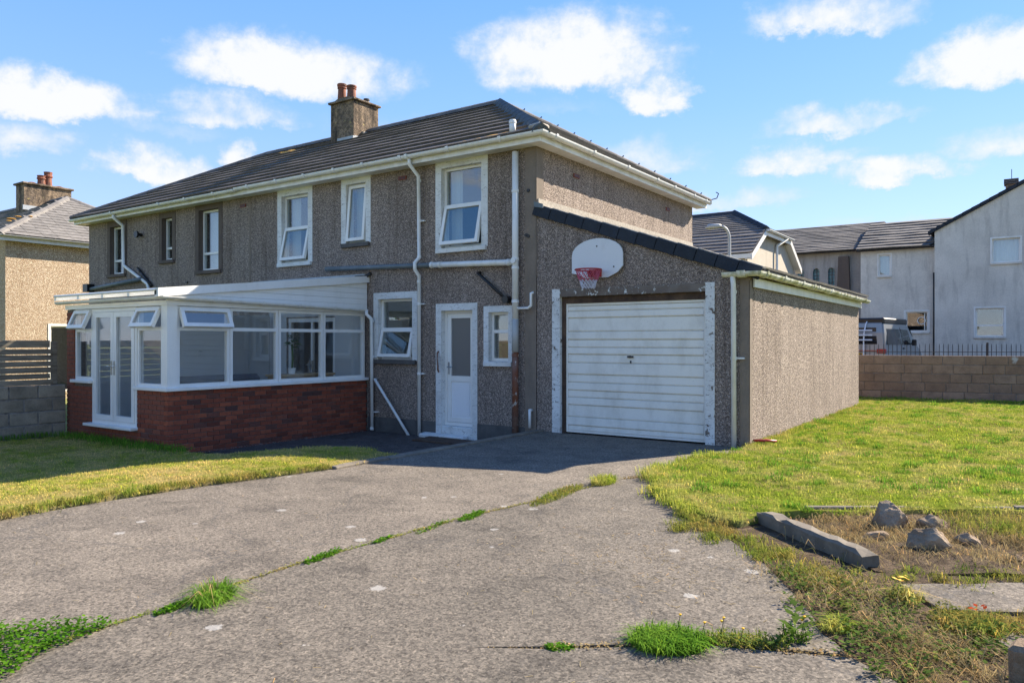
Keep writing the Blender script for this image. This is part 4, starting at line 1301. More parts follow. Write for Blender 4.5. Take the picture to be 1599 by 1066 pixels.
so = thing('sofa', 'dark grey sofa behind the conservatory corner window', 'sofa', (-9.1, -3.1, -.12))
MB().cbox(-8.7, -7.85, -3.9, -2.35, -.05, .32, .06).build('seat', 'sofa_grey', so, smooth=False)
MB().cbox(-8.02, -7.80, -3.95, -2.30, .30, .94, .07).build('backrest', 'sofa_grey', so)
MB().cbox(-8.7, -7.85, -2.5, -2.25, .1, .60, .05).build('armrest', 'sofa_grey', so)
for x in (-8.65, -7.92):
    for y_ in (-3.85, -2.35):
        MB().box(x - .025, x + .025, y_ - .025, y_ + .025, -.12, -.04).build('leg', 'oak', so)
MB().tube([(-7.78, -4.12, 2.02), (-7.76, -4.06, 1.9), (-7.80, -4.10, 1.75), (-7.77, -4.02, 1.6), (-7.82, -4.06, 1.4), (-7.78, -4.03, 1.2), (-7.82, -4.05, 1.0)], .012, 6).build('cord', 'rope_yellow', cons, smooth=True)

# ================================================================== LEFT SIDE
wl = thing('boundary_wall', 'low grey concrete block wall left of the conservatory', 'wall', (-10.85, -8, -.3))
MB().box(-10.80, -10.62, -12.0, -4.27, -.45, .70).build('mortar', 'block_mortar', wl)
bw = random.Random(21)
blk = shared(MB().cbox(-.215, .215, -.10, .10, -.105, .105, .012), 'block', 'block_grey')
for c in range(5):
    y_ = -4.27 - (.22 if c % 2 else 0)
    if c % 2:
        inst('block', blk, wl, WM[wl].inverted() @ Vector((-10.71, -4.375, -.245 + c * .222)), (0, 0, R(90)), (.46, 1, 1))
    while y_ > -11.8:
        inst('block', blk, wl, WM[wl].inverted() @ Vector((-10.71 + bw.uniform(-.008, .008), y_ - .215, -.245 + c * .222)), (0, 0, R(90) + bw.uniform(-.01, .01)), (1, 1, bw.uniform(.98, 1.0)))
        y_ -= .445
fl = thing('slat_fence', 'weathered horizontal timber slat fence on top of the block wall', 'fence', (-10.85, -8, .7))
for i, z in enumerate((.80, .905, 1.01, 1.115, 1.22, 1.325, 1.44)):
    MB().cbox(-10.735, -10.710, -12.0, -4.46 + bw.uniform(-.03, .03), z - .045, z + .045 + (.03 if i == 6 else 0), .004, jit=.004, rs=bw).build('slat', 'weathered_wood', fl)
for y_ in (-4.40, -5.9, -7.4, -8.9, -10.4, -11.9):
    MB().cbox(-10.775, -10.737, y_ - .05, y_ + .05, .70, 1.50, .006).build('post', 'weathered_wood', fl)

gt = thing('garden_tree', 'leafy green tree beyond the slat fence, mirrored in the french doors', 'tree', (-14.2, -8.6, -.4))
MB().tube([(-14.2, -8.6, -.4), (-14.15, -8.55, .8), (-14.2, -8.6, 2.0), (-14.1, -8.7, 3.2)], [.16, .12, .10, .05], 9).tube([(-14.18, -8.58, 1.3), (-13.6, -9.2, 2.4)], [.07, .03], 6).tube([(-14.18, -8.58, 1.5), (-14.7, -7.8, 2.6)], [.07, .03], 6).build('trunk', 'weathered_wood', gt)
_t = random.Random(5)
_m = MB()
_m.attr = []
_lobes = [(Vector((-14.2 + _t.gauss(0, .6), -8.6 + _t.gauss(0, 1.0), 2.3 + _t.uniform(-.5, 1.3))), _t.uniform(.45, .8)) for _ in range(14)]
for _ in range(5200):
    c, r_ = _t.choice(_lobes)
    d = Vector((_t.gauss(0, 1), _t.gauss(0, 1), _t.gauss(0, 1))).normalized()
    c = c + d * r_ * _t.uniform(.55, 1.05)
    a = Vector((_t.gauss(0, 1), _t.gauss(0, 1), _t.gauss(0, .6))).normalized()
    b = a.cross(d).normalized() * .03
    _m.add([c, c + a * .05 + b, c + a * .11, c + a * .05 - b], [(0, 1, 2, 3)])
    _m.attr += [_t.random()] * 4
_m.build('crown', 'leaf_clover', gt)

nh = thing('neighbour_house', 'sunlit orange harled house with slate hipped roof on the far left', 'house', (-31, 3.5, -.4))
NX = -24.0
Mn = Matrix.Translation((NX, 0, 0)) @ FX
MB().wall(.28, 7.05, -.45, 4.82, .28, [(1.35, 2.25, -.2, 2.03)], Mn).build('side_wall', 'pebbledash_orange', nh)
MB().box(-38.9, NX, 0, .28, -.45, 4.82).build('front_wall', 'pebbledash_orange', nh)
MB().box(-38.9, NX - .281, 6.77, 7.05, -.45, 4.82).build('rear_wall', 'pebbledash_orange', nh)
window(nh, Mn, 1.35, 2.25, -.2, 2.03, [(0, 1, 0, 1, None)], recess=.06, surround='upvc', sw=.07, sill=None, label='small doorway with a white frame')
ex, e0, e1, ez, rz_, rx, ry = NX + .32, -.34, 7.39, 4.93, 7.06, -27.55, 3.525
nr = MB().add([(-39.2, e0, ez - .03), (ex, e0, ez - .03), (ex, e1, ez - .03), (-39.2, e1, ez - .03), (-35.5, ry, rz_ - .03), (rx, ry, rz_ - .03)], [(0, 1, 5, 4), (1, 2, 5), (2, 3, 4, 5), (3, 0, 4), (3, 2, 1, 0)]).build('roof', 'slate', nh)


def slates(root, A, B, C, rows, wd, material, seed):
    """triangular slate slope, each visible slate its own piece (A-B eave, C apex)"""
    A, B, C = map(Vector, (A, B, C))
    rs = random.Random(seed)
    nrm = (B - A).cross(C - A).normalized()
    if nrm.z < 0: nrm = -nrm
    al = (B - A).normalized()
    upd = nrm.cross(al).normalized()
    if upd.z < 0: upd = -upd
    Hh = (C - A).dot(upd)
    ca = (C - A).dot(al)
    Lb = (B - A).length
    g = Hh / rows
    me = shared(MB().add([(-wd / 2 + .004, 0, .018), (wd / 2 - .004, 0, .018), (wd / 2 - .004, g * 1.15, 0), (-wd / 2 + .004, g * 1.15, 0), (-wd / 2 + .004, 0, .004), (wd / 2 - .004, 0, .004)],
                         [(0, 1, 2, 3), (4, 5, 1, 0)]), 'slate', material)
    base = Matrix((al, upd, nrm)).transposed()
    inv = WM[root].inverted()
    for r_ in range(rows):
        t = r_ / rows
        x0, x1 = ca * t, Lb + (ca - Lb) * t
        x = x0 + (wd * .5 if r_ % 2 else 0) + wd / 2
        while x < x1 - wd * .4:
            p = A + al * x + upd * (g * r_) + nrm * (.012 + rs.uniform(0, .006))
            M4 = inv @ (Matrix.Translation(p) @ (base @ Matrix.Rotation(rs.uniform(-.02, .02), 3, 'Z')).to_4x4())
            o = bpy.data.objects.new('slate', me)
            o.matrix_local = M4
            col.objects.link(o)
            o.parent = root
            o.matrix_parent_inverse = Matrix.Identity(4)
            o.matrix_local = M4
            x += wd


slates(nr, (ex + .03, e0, ez), (ex + .03, e1, ez), (rx, ry, rz_), 17, .46, 'slate', 4)
tile_courses(nr, 'tile_course', 'slate', (-39.2, e0 - .03, ez), (ex, e0 - .03, ez), (rx, ry, rz_), (-35.5, ry, rz_), 16, seed=8)
cap_run(nr, 'hip_tile', 'slate', (ex, e0, ez + .02), (rx, ry, rz_ + .02), 11, .16, .06)
cap_run(nr, 'hip_tile', 'slate', (ex, e1, ez + .02), (rx, ry, rz_ + .02), 11, .16, .06)
cap_run(nr, 'ridge_tile', 'slate', (rx, ry, rz_ + .02), (-35.5, ry, rz_ + .02), 16)
for (x, y_, r_) in ((-24.7, .45, .16), (-24.95, .75, .12), (-25.1, 1.2, .08), (-24.5, .3, .10)):
    z = ez + (NX + .32 - x) / (NX + .32 - rx) * (rz_ - ez) + .09
    MB().lathe([(r_, 0), (r_ * .7, .02), (.01, .025)], (x, y_, z), 9).build('lichen_patch', 'lichen', nr)
MB().box(ex - .08, ex - .055, e0 + .06, e1 - .06, 4.74, 4.93).build('fascia', 'upvc_old', nh)
MB().box(NX, ex - .081, e0 + .06, e1 - .06, 4.775, 4.79).build('soffit', 'upvc_old', nh)
gutter('gutter', [(ex + .03, e0, 4.915), (ex + .03, e1, 4.915)], nh, 'galvanised', r=.055)
nc = MB().box(-29.6, -28.9, 2.55, 4.30, 6.4, 7.62).build('chimney', 'chimney_render', nh, label='wide lichen-stained rendered chimney')
MB().cbox(-29.68, -28.82, 2.47, 4.38, 7.62, 7.70, .02).build('chimney_cap', 'chimney_render', nc)
for (y_, h) in ((3.55, .58), (3.30, .40)):
    MB().lathe([(.15, 0), (.13, h * .6), (.165, h * .66), (.165, h * .74), (.14, h * .8), (.16, h), (.1, h)], (-29.2, y_, 7.70), 14).build('chimney_pot', 'terracotta', nc)
for y_ in (2.95, 3.95):
    MB().lathe([(.17, 0), (.17, .05), (.1, .08)], (-29.2, y_, 7.70), 12).build('flue_cap', 'terracotta', nc)
MB().box(-28.905, -28.86, 2.5, 3.6, 6.62, 6.80).build('lead_flashing', 'lead_light', nc)

# ================================================================== RIGHT SIDE
WR = R(10.1)
bwall = thing('garden_wall', 'tan concrete block wall at the back of the green lawn', 'wall', (-.75, 10.48, 0), WR)
MB().box(0, 9.2, .012, .19, -.4, 1.12).build('mortar', 'block_mortar', bwall, local=True)
bt = shared(MB().cbox(-.225, .225, -.10, .10, -.109, .109, .010), 'block', 'block_tan')
for c in range(6):
    x = -.23 if c % 2 else 0
    while x < 9:
        wdt = .46 * (1 if bw.random() > .16 else 1.35)
        inst('block', bt, bwall, (x + wdt / 2, .10 + bw.uniform(-.006, .006), -.10 + c * .227), (0, 0, bw.uniform(-.012, .012)), ((wdt - .01) / .45, 1, bw.uniform(.985, 1.0)))
        x += wdt
rail = thing('railing', 'black metal railing with upright bars behind the block wall', 'railing', (-1.4, 13.07, .25), R(21))
bar = shared(MB().tube([(0, 0, 0), (0, 0, 1.13), (0, 0, 1.19)], [.009, .009, .003], 6), 'bar', 'dark_metal')
for i in range(62):
    inst('bar', bar, rail, (.1 + i * .122, bw.uniform(-.004, .004), 0), (bw.uniform(-.012, .012), bw.uniform(-.015, .015), 0))
for z in (.25, .95):
    MB().box(0, 7.7, -.016, .016, z - .008, z + .008).build('top_rail' if z > .5 else 'bottom_rail', 'dark_metal', rail, local=True)
for x in (0.02, 3.9, 7.65):
    MB().box(x - .02, x + .02, -.022, .022, -.1, 1.22).build('post', 'dark_metal', rail, local=True)

# campervan ----------------------------------------------------------
VA = R(-7)
van = thing('camper_van', 'silver camper van with rear cycle rack parked behind the railing', 'van', (-.74 - .92 * math.cos(VA), 17.0 - .92 * math.sin(VA), .25), VA)


def vanx(z):
    return .92 - (.13 * ((z - 1.05) / .9) ** 1.3 if z > 1.05 else .04 * ((1.05 - z) / .8) ** 2)


prof = [(.06, .32), (-.02, .40), (-.03, .62), (0, 1.0), (.07, 1.55), (.16, 1.86), (.30, 1.93), (1.2, 1.96), (2.4, 1.95), (2.9, 1.90), (3.15, 1.82), (3.60, 1.42), (3.85, 1.18), (4.45, 1.00), (4.70, .84), (4.80, .58), (4.78, .36), (4.65, .28),
        (4.30, .28), (4.24, .46), (4.08, .62), (3.86, .68), (3.64, .62), (3.48, .46), (3.42, .28), (1.28, .28), (1.22, .46), (1.06, .62), (.84, .68), (.62, .62), (.46, .46), (.40, .28)]
m = MB()
N = len(prof)
vl = [(-vanx(z), y_, z) for y_, z in prof] + [(vanx(z), y_, z) for y_, z in prof]
import bmesh
bm = bmesh.new()
bv = [bm.verts.new(p) for p in vl]
bm.faces.new(bv[:N])
bm.faces.new(bv[N:][::-1])
for i in range(N):
    j = (i + 1) % N
    bm.faces.new((bv[i], bv[N + i], bv[N + j], bv[j]))
bmesh.ops.recalc_face_normals(bm, faces=bm.faces[:])
bmesh.ops.bevel(bm, geom=[e for e in bm.edges if abs(e.verts[0].co.x - e.verts[1].co.x) < .3 and abs(e.verts[0].co.x) > .5 and e.verts[0].co.x * e.verts[1].co.x > 0], offset=.045, segments=2, affect='EDGES')
me = bpy.data.meshes.new('body')
bm.to_mesh(me)
bm.free()
me.materials.append(MATS['van_silver'])
body = bpy.data.objects.new('body', me)
col.objects.link(body)
body.parent = van
WM[body] = WM[van]


def vq(pts, name, material, parent=van, off=.008, sx=1):
    """panel on the van's side, following the tumblehome"""
    a = [(sx * (vanx(z) + off), y_, z) for y_, z in pts]
    b = [(sx * (vanx(z) - .03), y_, z) for y_, z in pts]
    n_ = len(pts)
    return MB().add(a + b, [list(range(n_)), list(range(n_, 2 * n_))[::-1]] + [[i, (i + 1) % n_, n_ + (i + 1) % n_, n_ + i] for i in range(n_)]).build(name, material, parent, local=True)


for sx in (1, -1):
    vq([(.28, 1.14), (1.95, 1.14), (1.95, 1.68), (.42, 1.68)], 'side_window', 'dark_glass', sx=sx)
    vq([(2.08, 1.14), (3.30, 1.14), (2.98, 1.66), (2.08, 1.68)], 'side_window', 'dark_glass', sx=sx)
    MB().tube([(sx * .88, 3.12, 1.16), (sx * .98, 3.12, 1.18)], .025, 8).cbox(min(sx * .97, sx * 1.12), max(sx * .97, sx * 1.12), 3.06, 3.16, 1.10, 1.32, .02).build('wing_mirror', 'black_plastic', van, local=True)
    vq([(2.02, .45), (2.035, .45), (2.035, 1.75), (2.02, 1.75)], 'door_seam', 'black_plastic', off=.006, sx=sx)
    vq([(2.15, .98), (2.32, .98), (2.32, 1.03), (2.15, 1.03)], 'door_handle', 'black_plastic', off=.03, sx=sx)
    for y_ in (.84, 3.86):
        wh = MB().tube([(sx * .70, y_, .32), (sx * .71, y_, .32), (sx * .88, y_, .32), (sx * .90, y_, .32)], [.30, .325, .325, .30], 24).build('wheel', 'rubber', van, local=True)
        MB().tube([(sx * .895, y_, .32), (sx * .91, y_, .32)], [.20, .17], 20).build('rim', 'chrome', wh, local=True)
    MB().cbox(*sorted((sx * .66, sx * .935)), -.05, .10, .86, 1.0, .012).build('tail_light', 'lamp_red', van, local=True)
MB().cbox(-.83, .83, .22, 3.05, 1.84, 2.05, .04).build('roof_bed', 'black_plastic', van, local=True, label='dark elevating roof')
MB().add([(-.66, .012, 1.16), (.66, .012, 1.16), (.60, .10, 1.72), (-.60, .10, 1.72), (-.66, .06, 1.16), (.66, .06, 1.16), (.60, .15, 1.72), (-.60, .15, 1.72)],
         [(0, 1, 2, 3), (7, 6, 5, 4), (0, 4, 5, 1), (1, 5, 6, 2), (2, 6, 7, 3), (3, 7, 4, 0)]).build('rear_window', 'dark_glass', van, local=True)
MB().box(-.88, .88, -.045, .0, .60, .62).cbox(-.90, .90, -.10, .12, .30, .52, .03).build('bumper', 'van_white', van, local=True)
MB().box(-.64, .64, -.038, .0, .93, .955).build('rear_trim', 'lamp_red', van, local=True)
pl_ = MB().box(-.27, .27, -.05, -.02, .74, .86).build('number_plate', 'plate_yellow', van, local=True)
MB().box(-.22, -.14, -.053, -.049, .76, .84).box(-.11, -.04, -.053, -.049, .76, .84).box(.0, .07, -.053, -.049, .76, .84).box(.12, .2, -.053, -.049, .76, .84).build('plate_characters', 'black_plastic', pl_, local=True)
MB().add([(-.85, 3.2, 1.78), (.85, 3.2, 1.78), (.87, 3.62, 1.43), (-.87, 3.62, 1.43)], [(0, 1, 2, 3)]).add([(-.72, 3.21, 1.80), (.72, 3.21, 1.80), (.78, 3.80, 1.25), (-.78, 3.80, 1.25)], [(0, 1, 2, 3)]).build('windscreen', 'dark_glass', van, local=True)
rk = MB()
for x in (-.28, .28):
    rk.tube([(x, -.02, .72), (x, -.16, .80), (x, -.12, 1.5), (x, .10, 1.84), (x, .22, 1.92)], .022, 8)
rack = rk.build('cycle_rack', 'van_white', van, local=True)
for z in (1.30, 1.46, 1.62):
    MB().tube([(-.62, -.15, z), (.55, -.15, z)], .026, 8).build('rack_rail', 'van_white', rack, local=True)

# grey rendered house -------------------------------------------------
grey = thing('grey_house', 'grey rendered two storey gable house behind the camper van', 'house', (-.14, 25.95, 0), 0.0)
ap = 4.5
H0, HA = 6.17, 6.17 + 4.5 * .532
Mg = Matrix.Identity(4)
gh = [(2.06, 3.03, 4.72, 5.71), (1.48, 2.49, 1.70, 2.88)]
MB().wall(0, 9, -.4, H0, .25, gh, Mg).build('gable_wall', 'grey_render', grey, local=True)
MB().prism([(0, H0), (9, H0), (ap, HA)], 'y', 0, .25).build('gable_top', 'grey_render', grey, local=True)
MB().box(0, .25, .25, 8, -.4, H0).box(8.75, 9, .25, 8, -.4, H0).box(.25, 8.75, 7.75, 8, -.4, H0).build('walls', 'grey_render', grey, local=True)
window(grey, Mg, *gh[0], [(0, 1, 0, 1, None)], recess=.10, surround='upvc_old', sw=.06, sill='grey_render', local=True, curtain=[(.02, .98)])
window(grey, Mg, *gh[1], [(0, 1, .38, 1, None), (0, 1, 0, .38, None)], recess=.10, surround='upvc_old', sw=.06, sill='grey_render', local=True)
MB().box(.26, 8.74, 1.9, 2.0, -.3, H0).build('partition', 'interior_dark', grey, local=True)
rr = MB().add([(-.22, -.10, H0 - .03), (ap, -.10, HA + .10), (ap, 8.2, HA + .10), (-.22, 8.2, H0 - .03), (9.22, -.10, H0 - .03), (9.22, 8.2, H0 - .03)], [(0, 1, 2, 3), (1, 4, 5, 2)]).build('roof', 'roof_tile_weathered', grey, local=True)
nv = 15
for i in range(nv):
    x0, x1 = -.24 + (ap + .24) * i / nv, -.24 + (ap + .24) * (i + 1.06) / nv
    zf = lambda x: H0 - .02 + (x + .22) * (HA + .12 - H0 + .02) / (ap + .22)
    MB().prism([(x0, zf(x0) - .08), (x1, zf(x1) - .10), (x1, zf(x1) + .045), (x0, zf(x0) + .06)], 'y', -.12, .35).build('verge_tile', 'verge_tile', rr, local=True)
MB().box(2.46, 2.88, 2.8, 3.3, 7.0, 8.38).build('chimney', 'chimney_render', grey, local=True)
for z in (8.38, 8.46, 8.54):
    MB().box(2.40, 2.94, 2.7, 3.4, z, z + .05).build('chimney_slate', 'roof_tile_weathered', grey, local=True)
MB().tube([(2.68, 3.0, 8.5), (2.68, 3.0, 9.05)], .015, 6).build('aerial', 'dark_metal', grey, local=True)
wh = [(-2.22, -1.73, 4.42, 5.36), (-1.14, -.28, 1.93, 2.80)]
Mw = Matrix.Translation((0, .30, 0))
MB().wall(-2.95, 0, -.4, 5.62, .25, wh, Mw).build('wing_wall', 'grey_render', grey, local=True)
MB().box(-2.95, -2.7, .56, 8, -.4, 5.62).build('wing_wall', 'grey_render', grey, local=True)
MB().prism([(.30, 5.62), (8, 5.62), (4.05, 7.22)], 'x', -2.94, -2.7).build('wing_gable', 'grey_render', grey, local=True)
MB().box(-2.9, -.01, 2.4, 2.5, -.3, 5.5).build('partition', 'interior_dark', grey, local=True)
window(grey, Mw, *wh[0], [(0, 1, 0, 1, None)], recess=.08, surround='upvc_old', sw=.05, sill='grey_render', local=True, curtain=[(.02, .98)])
window(grey, Mw, *wh[1], [(0, 1, 0, 1, None)], recess=.08, surround='upvc_old', sw=.07, sill='upvc_old', local=True)
MB().tube([(-.40, .26, 2.0), (-.40, .26, 2.72)], .02, 6).tube([(-.52 + .16 * math.cos(t / 8 * 6.283), .27, 2.4 + .16 * math.sin(t / 8 * 6.283)) for t in range(9)], .018, 6).build('window_ornament', 'upvc', grey, local=True)
wr = MB().add([(-3.1, .16, 5.58), (2.2, .16, 5.58), (2.2, 4.05, 7.26), (-3.1, 4.05, 7.26), (-3.1, 8.2, 5.58), (2.2, 8.2, 5.58)], [(0, 1, 2, 3), (3, 2, 5, 4)]).build('wing_roof', 'roof_tile_weathered', grey, local=True)
tile_courses(wr, 'tile_course', 'roof_tile_weathered', (-3.12, .10, 5.62), (-.2, .10, 5.62), (1.9, 4.05, 7.30), (-3.12, 4.05, 7.30), 10, th=.06, lift=.05, local=True, jitter=.02, seed=12)
gutter('gutter', [(-3.1, .10, 5.57), (-.03, .10, 5.57)], wr, 'black_plastic', r=.05, local=True)
pipe('downpipe', [(-.04, .20, 4.45), (-.04, .20, .0)], .04, 'black_plastic', grey, local=True)
MB().box(-.3, -.08, .2, .296, .1, .35).build('meter_box', 'black_plastic', grey, local=True)

# old hall with arched windows ---------------------------------------
hall = thing('church_hall', 'old grey hall with arched blue windows behind the garage roof', 'hall', (-.14, 27.0, 0), 0.0)


def arch_wall(x0, x1, z0, z1, arches, y0=0.0):
    """wall facing -Y with round-headed openings"""
    m = MB()
    xs = [x0]
    for (c, hw, a, b) in arches:
        xs += [c - hw, c + hw]
    xs.append(x1)
    for i in range(0, len(xs), 2):
        m.add([(xs[i], y0, z0), (xs[i + 1], y0, z0), (xs[i + 1], y0, z1), (xs[i], y0, z1)], [(0, 1, 2, 3)])
    for (c, hw, a, b) in arches:
        m.add([(c - hw, y0, z0), (c + hw, y0, z0), (c + hw, y0, a), (c - hw, y0, a)], [(0, 1, 2, 3)])
        cur = [(c + hw * math.cos(math.pi * k / 10), b + hw * math.sin(math.pi * k / 10)) for k in range(11)]
        for k in range(10):
            (xa, za), (xb, zb) = cur[k], cur[k + 1]
            m.add([(xa, y0, za), (xa, y0, z1), (xb, y0, z1), (xb, y0, zb)], [(0, 1, 2, 3)])
        out = [(c - hw, a), (c + hw, a)] + cur
        for k in range(len(out)):
            (xa, za), (xb, zb) = out[k], out[(k + 1) % len(out)]
            m.add([(xa, y0, za), (xb, y0, zb), (xb, y0 + .25, zb), (xa, y0 + .25, za)], [(0, 1, 2, 3)])
    return m


AR = [(-5.74, .17, 4.13, 4.82), (-5.03, .17, 4.13, 4.82), (-4.35, .17, 4.13, 4.82)]
HE = 5.74
arch_wall(-14, -2.96, -.4, HE, AR).build('front_wall', 'hall_render', hall, local=True)
MB().box(-14, -2.96, 8.8, 9, -.4, HE).build('rear_wall', 'hall_render', hall, local=True)
mat('stained_glass', lambda t: prin(t, t.ramp(nse(t, pos(t), 9, 3), (.3, (.05, .15, .20)), (.7, (.13, .32, .38))), .12, spec=.6))
for (c, hw, a, b) in AR:
    cur = [(c - hw, a), (c + hw, a)] + [(c + hw * math.cos(math.pi * k / 10), b + hw * math.sin(math.pi * k / 10)) for k in range(11)]
    wn = MB().prism(cur, 'y', .16, .18).build('window', 'stained_glass', hall, local=True)
    f = MB().box(c - .012, c + .012, .13, .16, a, b + hw)
    for z in (4.3, 4.47, 4.64, 4.81):
        f.box(c - hw, c + hw, .135, .158, z - .01, z + .01)
    f.build('glazing_bar', 'dark_metal', wn, local=True)
    MB().tube([(x, .02, z) for x, z in cur + cur[:1]], .03, 6, cap=False).build('surround', 'hall_render', wn, local=True)
MB().prism([(-4.0, 5.44), (-3.56, 5.44), (-3.50, 3.4), (-4.08, 3.4)], 'y', -.25, .01).build('buttress', 'brown_surround', hall, local=True, label='narrow brown buttress')
hr = MB().add([(-14.2, -.25, HE - .04), (-2.7, -.25, HE - .04), (-2.7, 4.5, 7.56), (-14.2, 4.5, 7.56), (-2.7, 9.2, HE), (-14.2, 9.2, HE)], [(0, 1, 2, 3), (3, 2, 4, 5)]).build('roof', 'roof_tile_weathered', hall, local=True)
tile_courses(hr, 'tile_course', 'roof_tile_weathered', (-14.2, -.30, HE), (-2.7, -.30, HE), (-2.7, 4.5, 7.60), (-14.2, 4.5, 7.60), 17, th=.04, lift=.03, jitter=.015, seed=14, local=True)
gutter('gutter', [(-14, -.32, HE - .04), (-2.75, -.32, HE - .04)], hall, 'black_plastic', r=.06, local=True)

# cream house with half-hipped gable ----------------------------------
cream = thing('cream_house', 'cream rendered house with half hipped tiled roof beyond the garage', 'house', (-8.059, 20.046, -.4))
CX, CY0, CY1, CE = -5.137, 16.393, 22.825, 4.724
CR, CRY, CT, CH = 6.701, 19.609, 5.636, -6.669
MB().prism([(CY0, -.4), (CY1, -.4), (CY1, CE), (CY1 - 1.485, CT), (CY0 + 1.485, CT), (CY0, CE)], 'x', CX - .25, CX).build('gable_wall', 'cream_render', cream)
MB().box(-12.823, CX - .25, CY0, CY0 + .25, -.4, CE).box(-12.823, CX - .25, CY1 - .25, CY1, -.4, CE).build('long_walls', 'cream_render', cream)
o_ = .28
cr = MB().add([(-12.823, CY0 - o_, CE - .10), (CX + .25, CY0 - o_, CE - .10), (CX + .25, CY0 + 1.485, CT + .06), (CH, CRY, CR), (-12.823, CRY, CR), (CX + .25, CY1 - 1.485, CT + .06), (CX + .25, CY1 + o_, CE - .10), (-12.823, CY1 + o_, CE - .10)],
              [(0, 1, 2, 3, 4), (2, 5, 3), (4, 3, 5, 6, 7)]).build('roof', 'roof_tile_weathered', cream)
tile_courses(cr, 'tile_course', 'roof_tile_weathered', (-12.823, CY0 - o_ - .03, CE - .07), (CX + .25, CY0 - o_ - .03, CE - .07), (CX + .25, CY0 + 1.485, CT + .10), (-12.823, CY0 + 1.485, CT + .10), 7, seed=15)
tile_courses(cr, 'tile_course', 'roof_tile_weathered', (-12.823, CY0 + 1.485, CT + .10), (CX + .25, CY0 + 1.485, CT + .10), (CH, CRY, CR + .03), (-12.823, CRY, CR + .03), 10, seed=16)
tile_courses(cr, 'tile_course', 'roof_tile_weathered', (CX + .27, CY0 + 1.485, CT + .10), (CX + .27, CY1 - 1.485, CT + .10), (CH, CRY, CR + .03), (CH, CRY, CR + .03), 8, seed=17)
cap_run(cr, 'hip_tile', 'verge_tile', (CX + .25, CY0 + 1.485, CT + .10), (CH, CRY, CR + .05), 9, .16, .09)
cap_run(cr, 'ridge_tile', 'verge_tile', (-12.823, CRY, CR + .03), (CH, CRY, CR + .03), 17)
MB().box(-12.823, CX + .2, CY0 - o_ - .03, CY0 - o_, CE - .26, CE - .10).build('fascia', 'upvc', cream)
for (ya, za, yb, zb) in ((CY0 - o_, CE - .10, CY0 + 1.485, CT + .04), (CY1 + o_, CE - .10, CY1 - 1.485, CT + .04)):
    MB().prism([(ya, za - .22), (yb, zb - .22), (yb, zb), (ya, za)][::(1 if ya < yb else -1)], 'x', CX + .20, CX + .26).build('bargeboard', 'upvc', cream)
    MB().prism([(ya, za - .20), (yb, zb - .20), (yb, zb - .17), (ya, za - .17)][::(1 if ya < yb else -1)], 'x', CX, CX + .199).build('soffit', 'upvc', cream)
MB().box(CX + .20, CX + .262, CY0 + 1.485, CY1 - 1.485, CT - .16, CT + .04).build('fascia', 'upvc', cream)
gutter('gutter', [(CX + .33, CY0 + 1.43, CT + .05), (CX + .33, CY1 - 1.43, CT + .05)], cream, 'gutter_white', r=.07)
pipe('downpipe', [(CX + .33, 20.522, CT), (CX + .08, 19.887, CT - .35), (CX + .08, 19.808, .0)], .05, 'gutter_white', cream)
MB().box(CX, CX + .02, 18.458, 19.014, 3.485, 4.239).build('window', 'dark_glass', cream)
# street lamp
lamp = thing('street_lamp', 'grey street lamp with curved arm behind the house', 'street lamp', (-4.68, 13.07, -.4))
cr_ = Vector((-.82, -.57, 0)).normalized()
b0 = Vector((-4.68, 13.07, 0))
MB().tube([b0 + Vector((0, 0, z)) for z in (-.4, 1.2, 1.21, 4.78)] + [b0 + cr_ * (.28 * (1 - math.cos(t))) + Vector((0, 0, 4.78 + .40 * math.sin(t))) for t in (.3, .6, .9, 1.2, 1.5)] , [.08, .08, .055, .05] + [.045] * 5, 10).build('pole', 'galvanised', lamp, smooth=True)
p_ = b0 + cr_ * .26 + Vector((0, 0, 5.18))
MB().tube([p_, p_ + cr_ * .08 + Vector((0, 0, .01)), p_ + cr_ * .38 - Vector((0, 0, .02)), p_ + cr_ * .5 - Vector((0, 0, .06))], [.045, .075, .09, .03], 10).build('lantern', 'galvanised', lamp, smooth=True)

# ================================================================== VEGETATION AND LOOSE THINGS
def blades(n, rad, h0, h1, wd, lean, rs, flat=0.0, shape=None):
    """a patch of grass blades; returns an MB with a per-blade 'var' attribute"""
    m = MB()
    m.attr = []
    for _ in range(n):
        if shape:
            x, y_ = shape(rs)
        else:
            a, r_ = rs.uniform(0, 6.283), rad * math.sqrt(rs.random())
            x, y_ = math.cos(a) * r_, math.sin(a) * r_
        h = rs.uniform(h0, h1)
        t = rs.uniform(0, 6.283)
        d = Vector((math.cos(t), math.sin(t), 0))
        s_ = Vector((-d.y, d.x, 0)) * (wd * rs.uniform(.6, 1.2) / 2)
        ln = lean * rs.uniform(.3, 1.5)
        p = Vector((x, y_, -.01))
        q = p + d * (h * ln * .35) + Vector((0, 0, h * .62))
        e = p + d * (h * ln) + Vector((0, 0, h * max(.12, 1 - ln * .45 - flat)))
        m.add([p - s_, p + s_, q + s_ * .8, q - s_ * .8, e], [(0, 1, 2, 3), (3, 2, 4)])
        m.attr += [rs.random()] * 5
    return m


def hidden_source(mb, name, material):
    me = mb.mesh(name)
    me.materials.append(MATS[material])
    return bpy.data.objects.new(name, me)


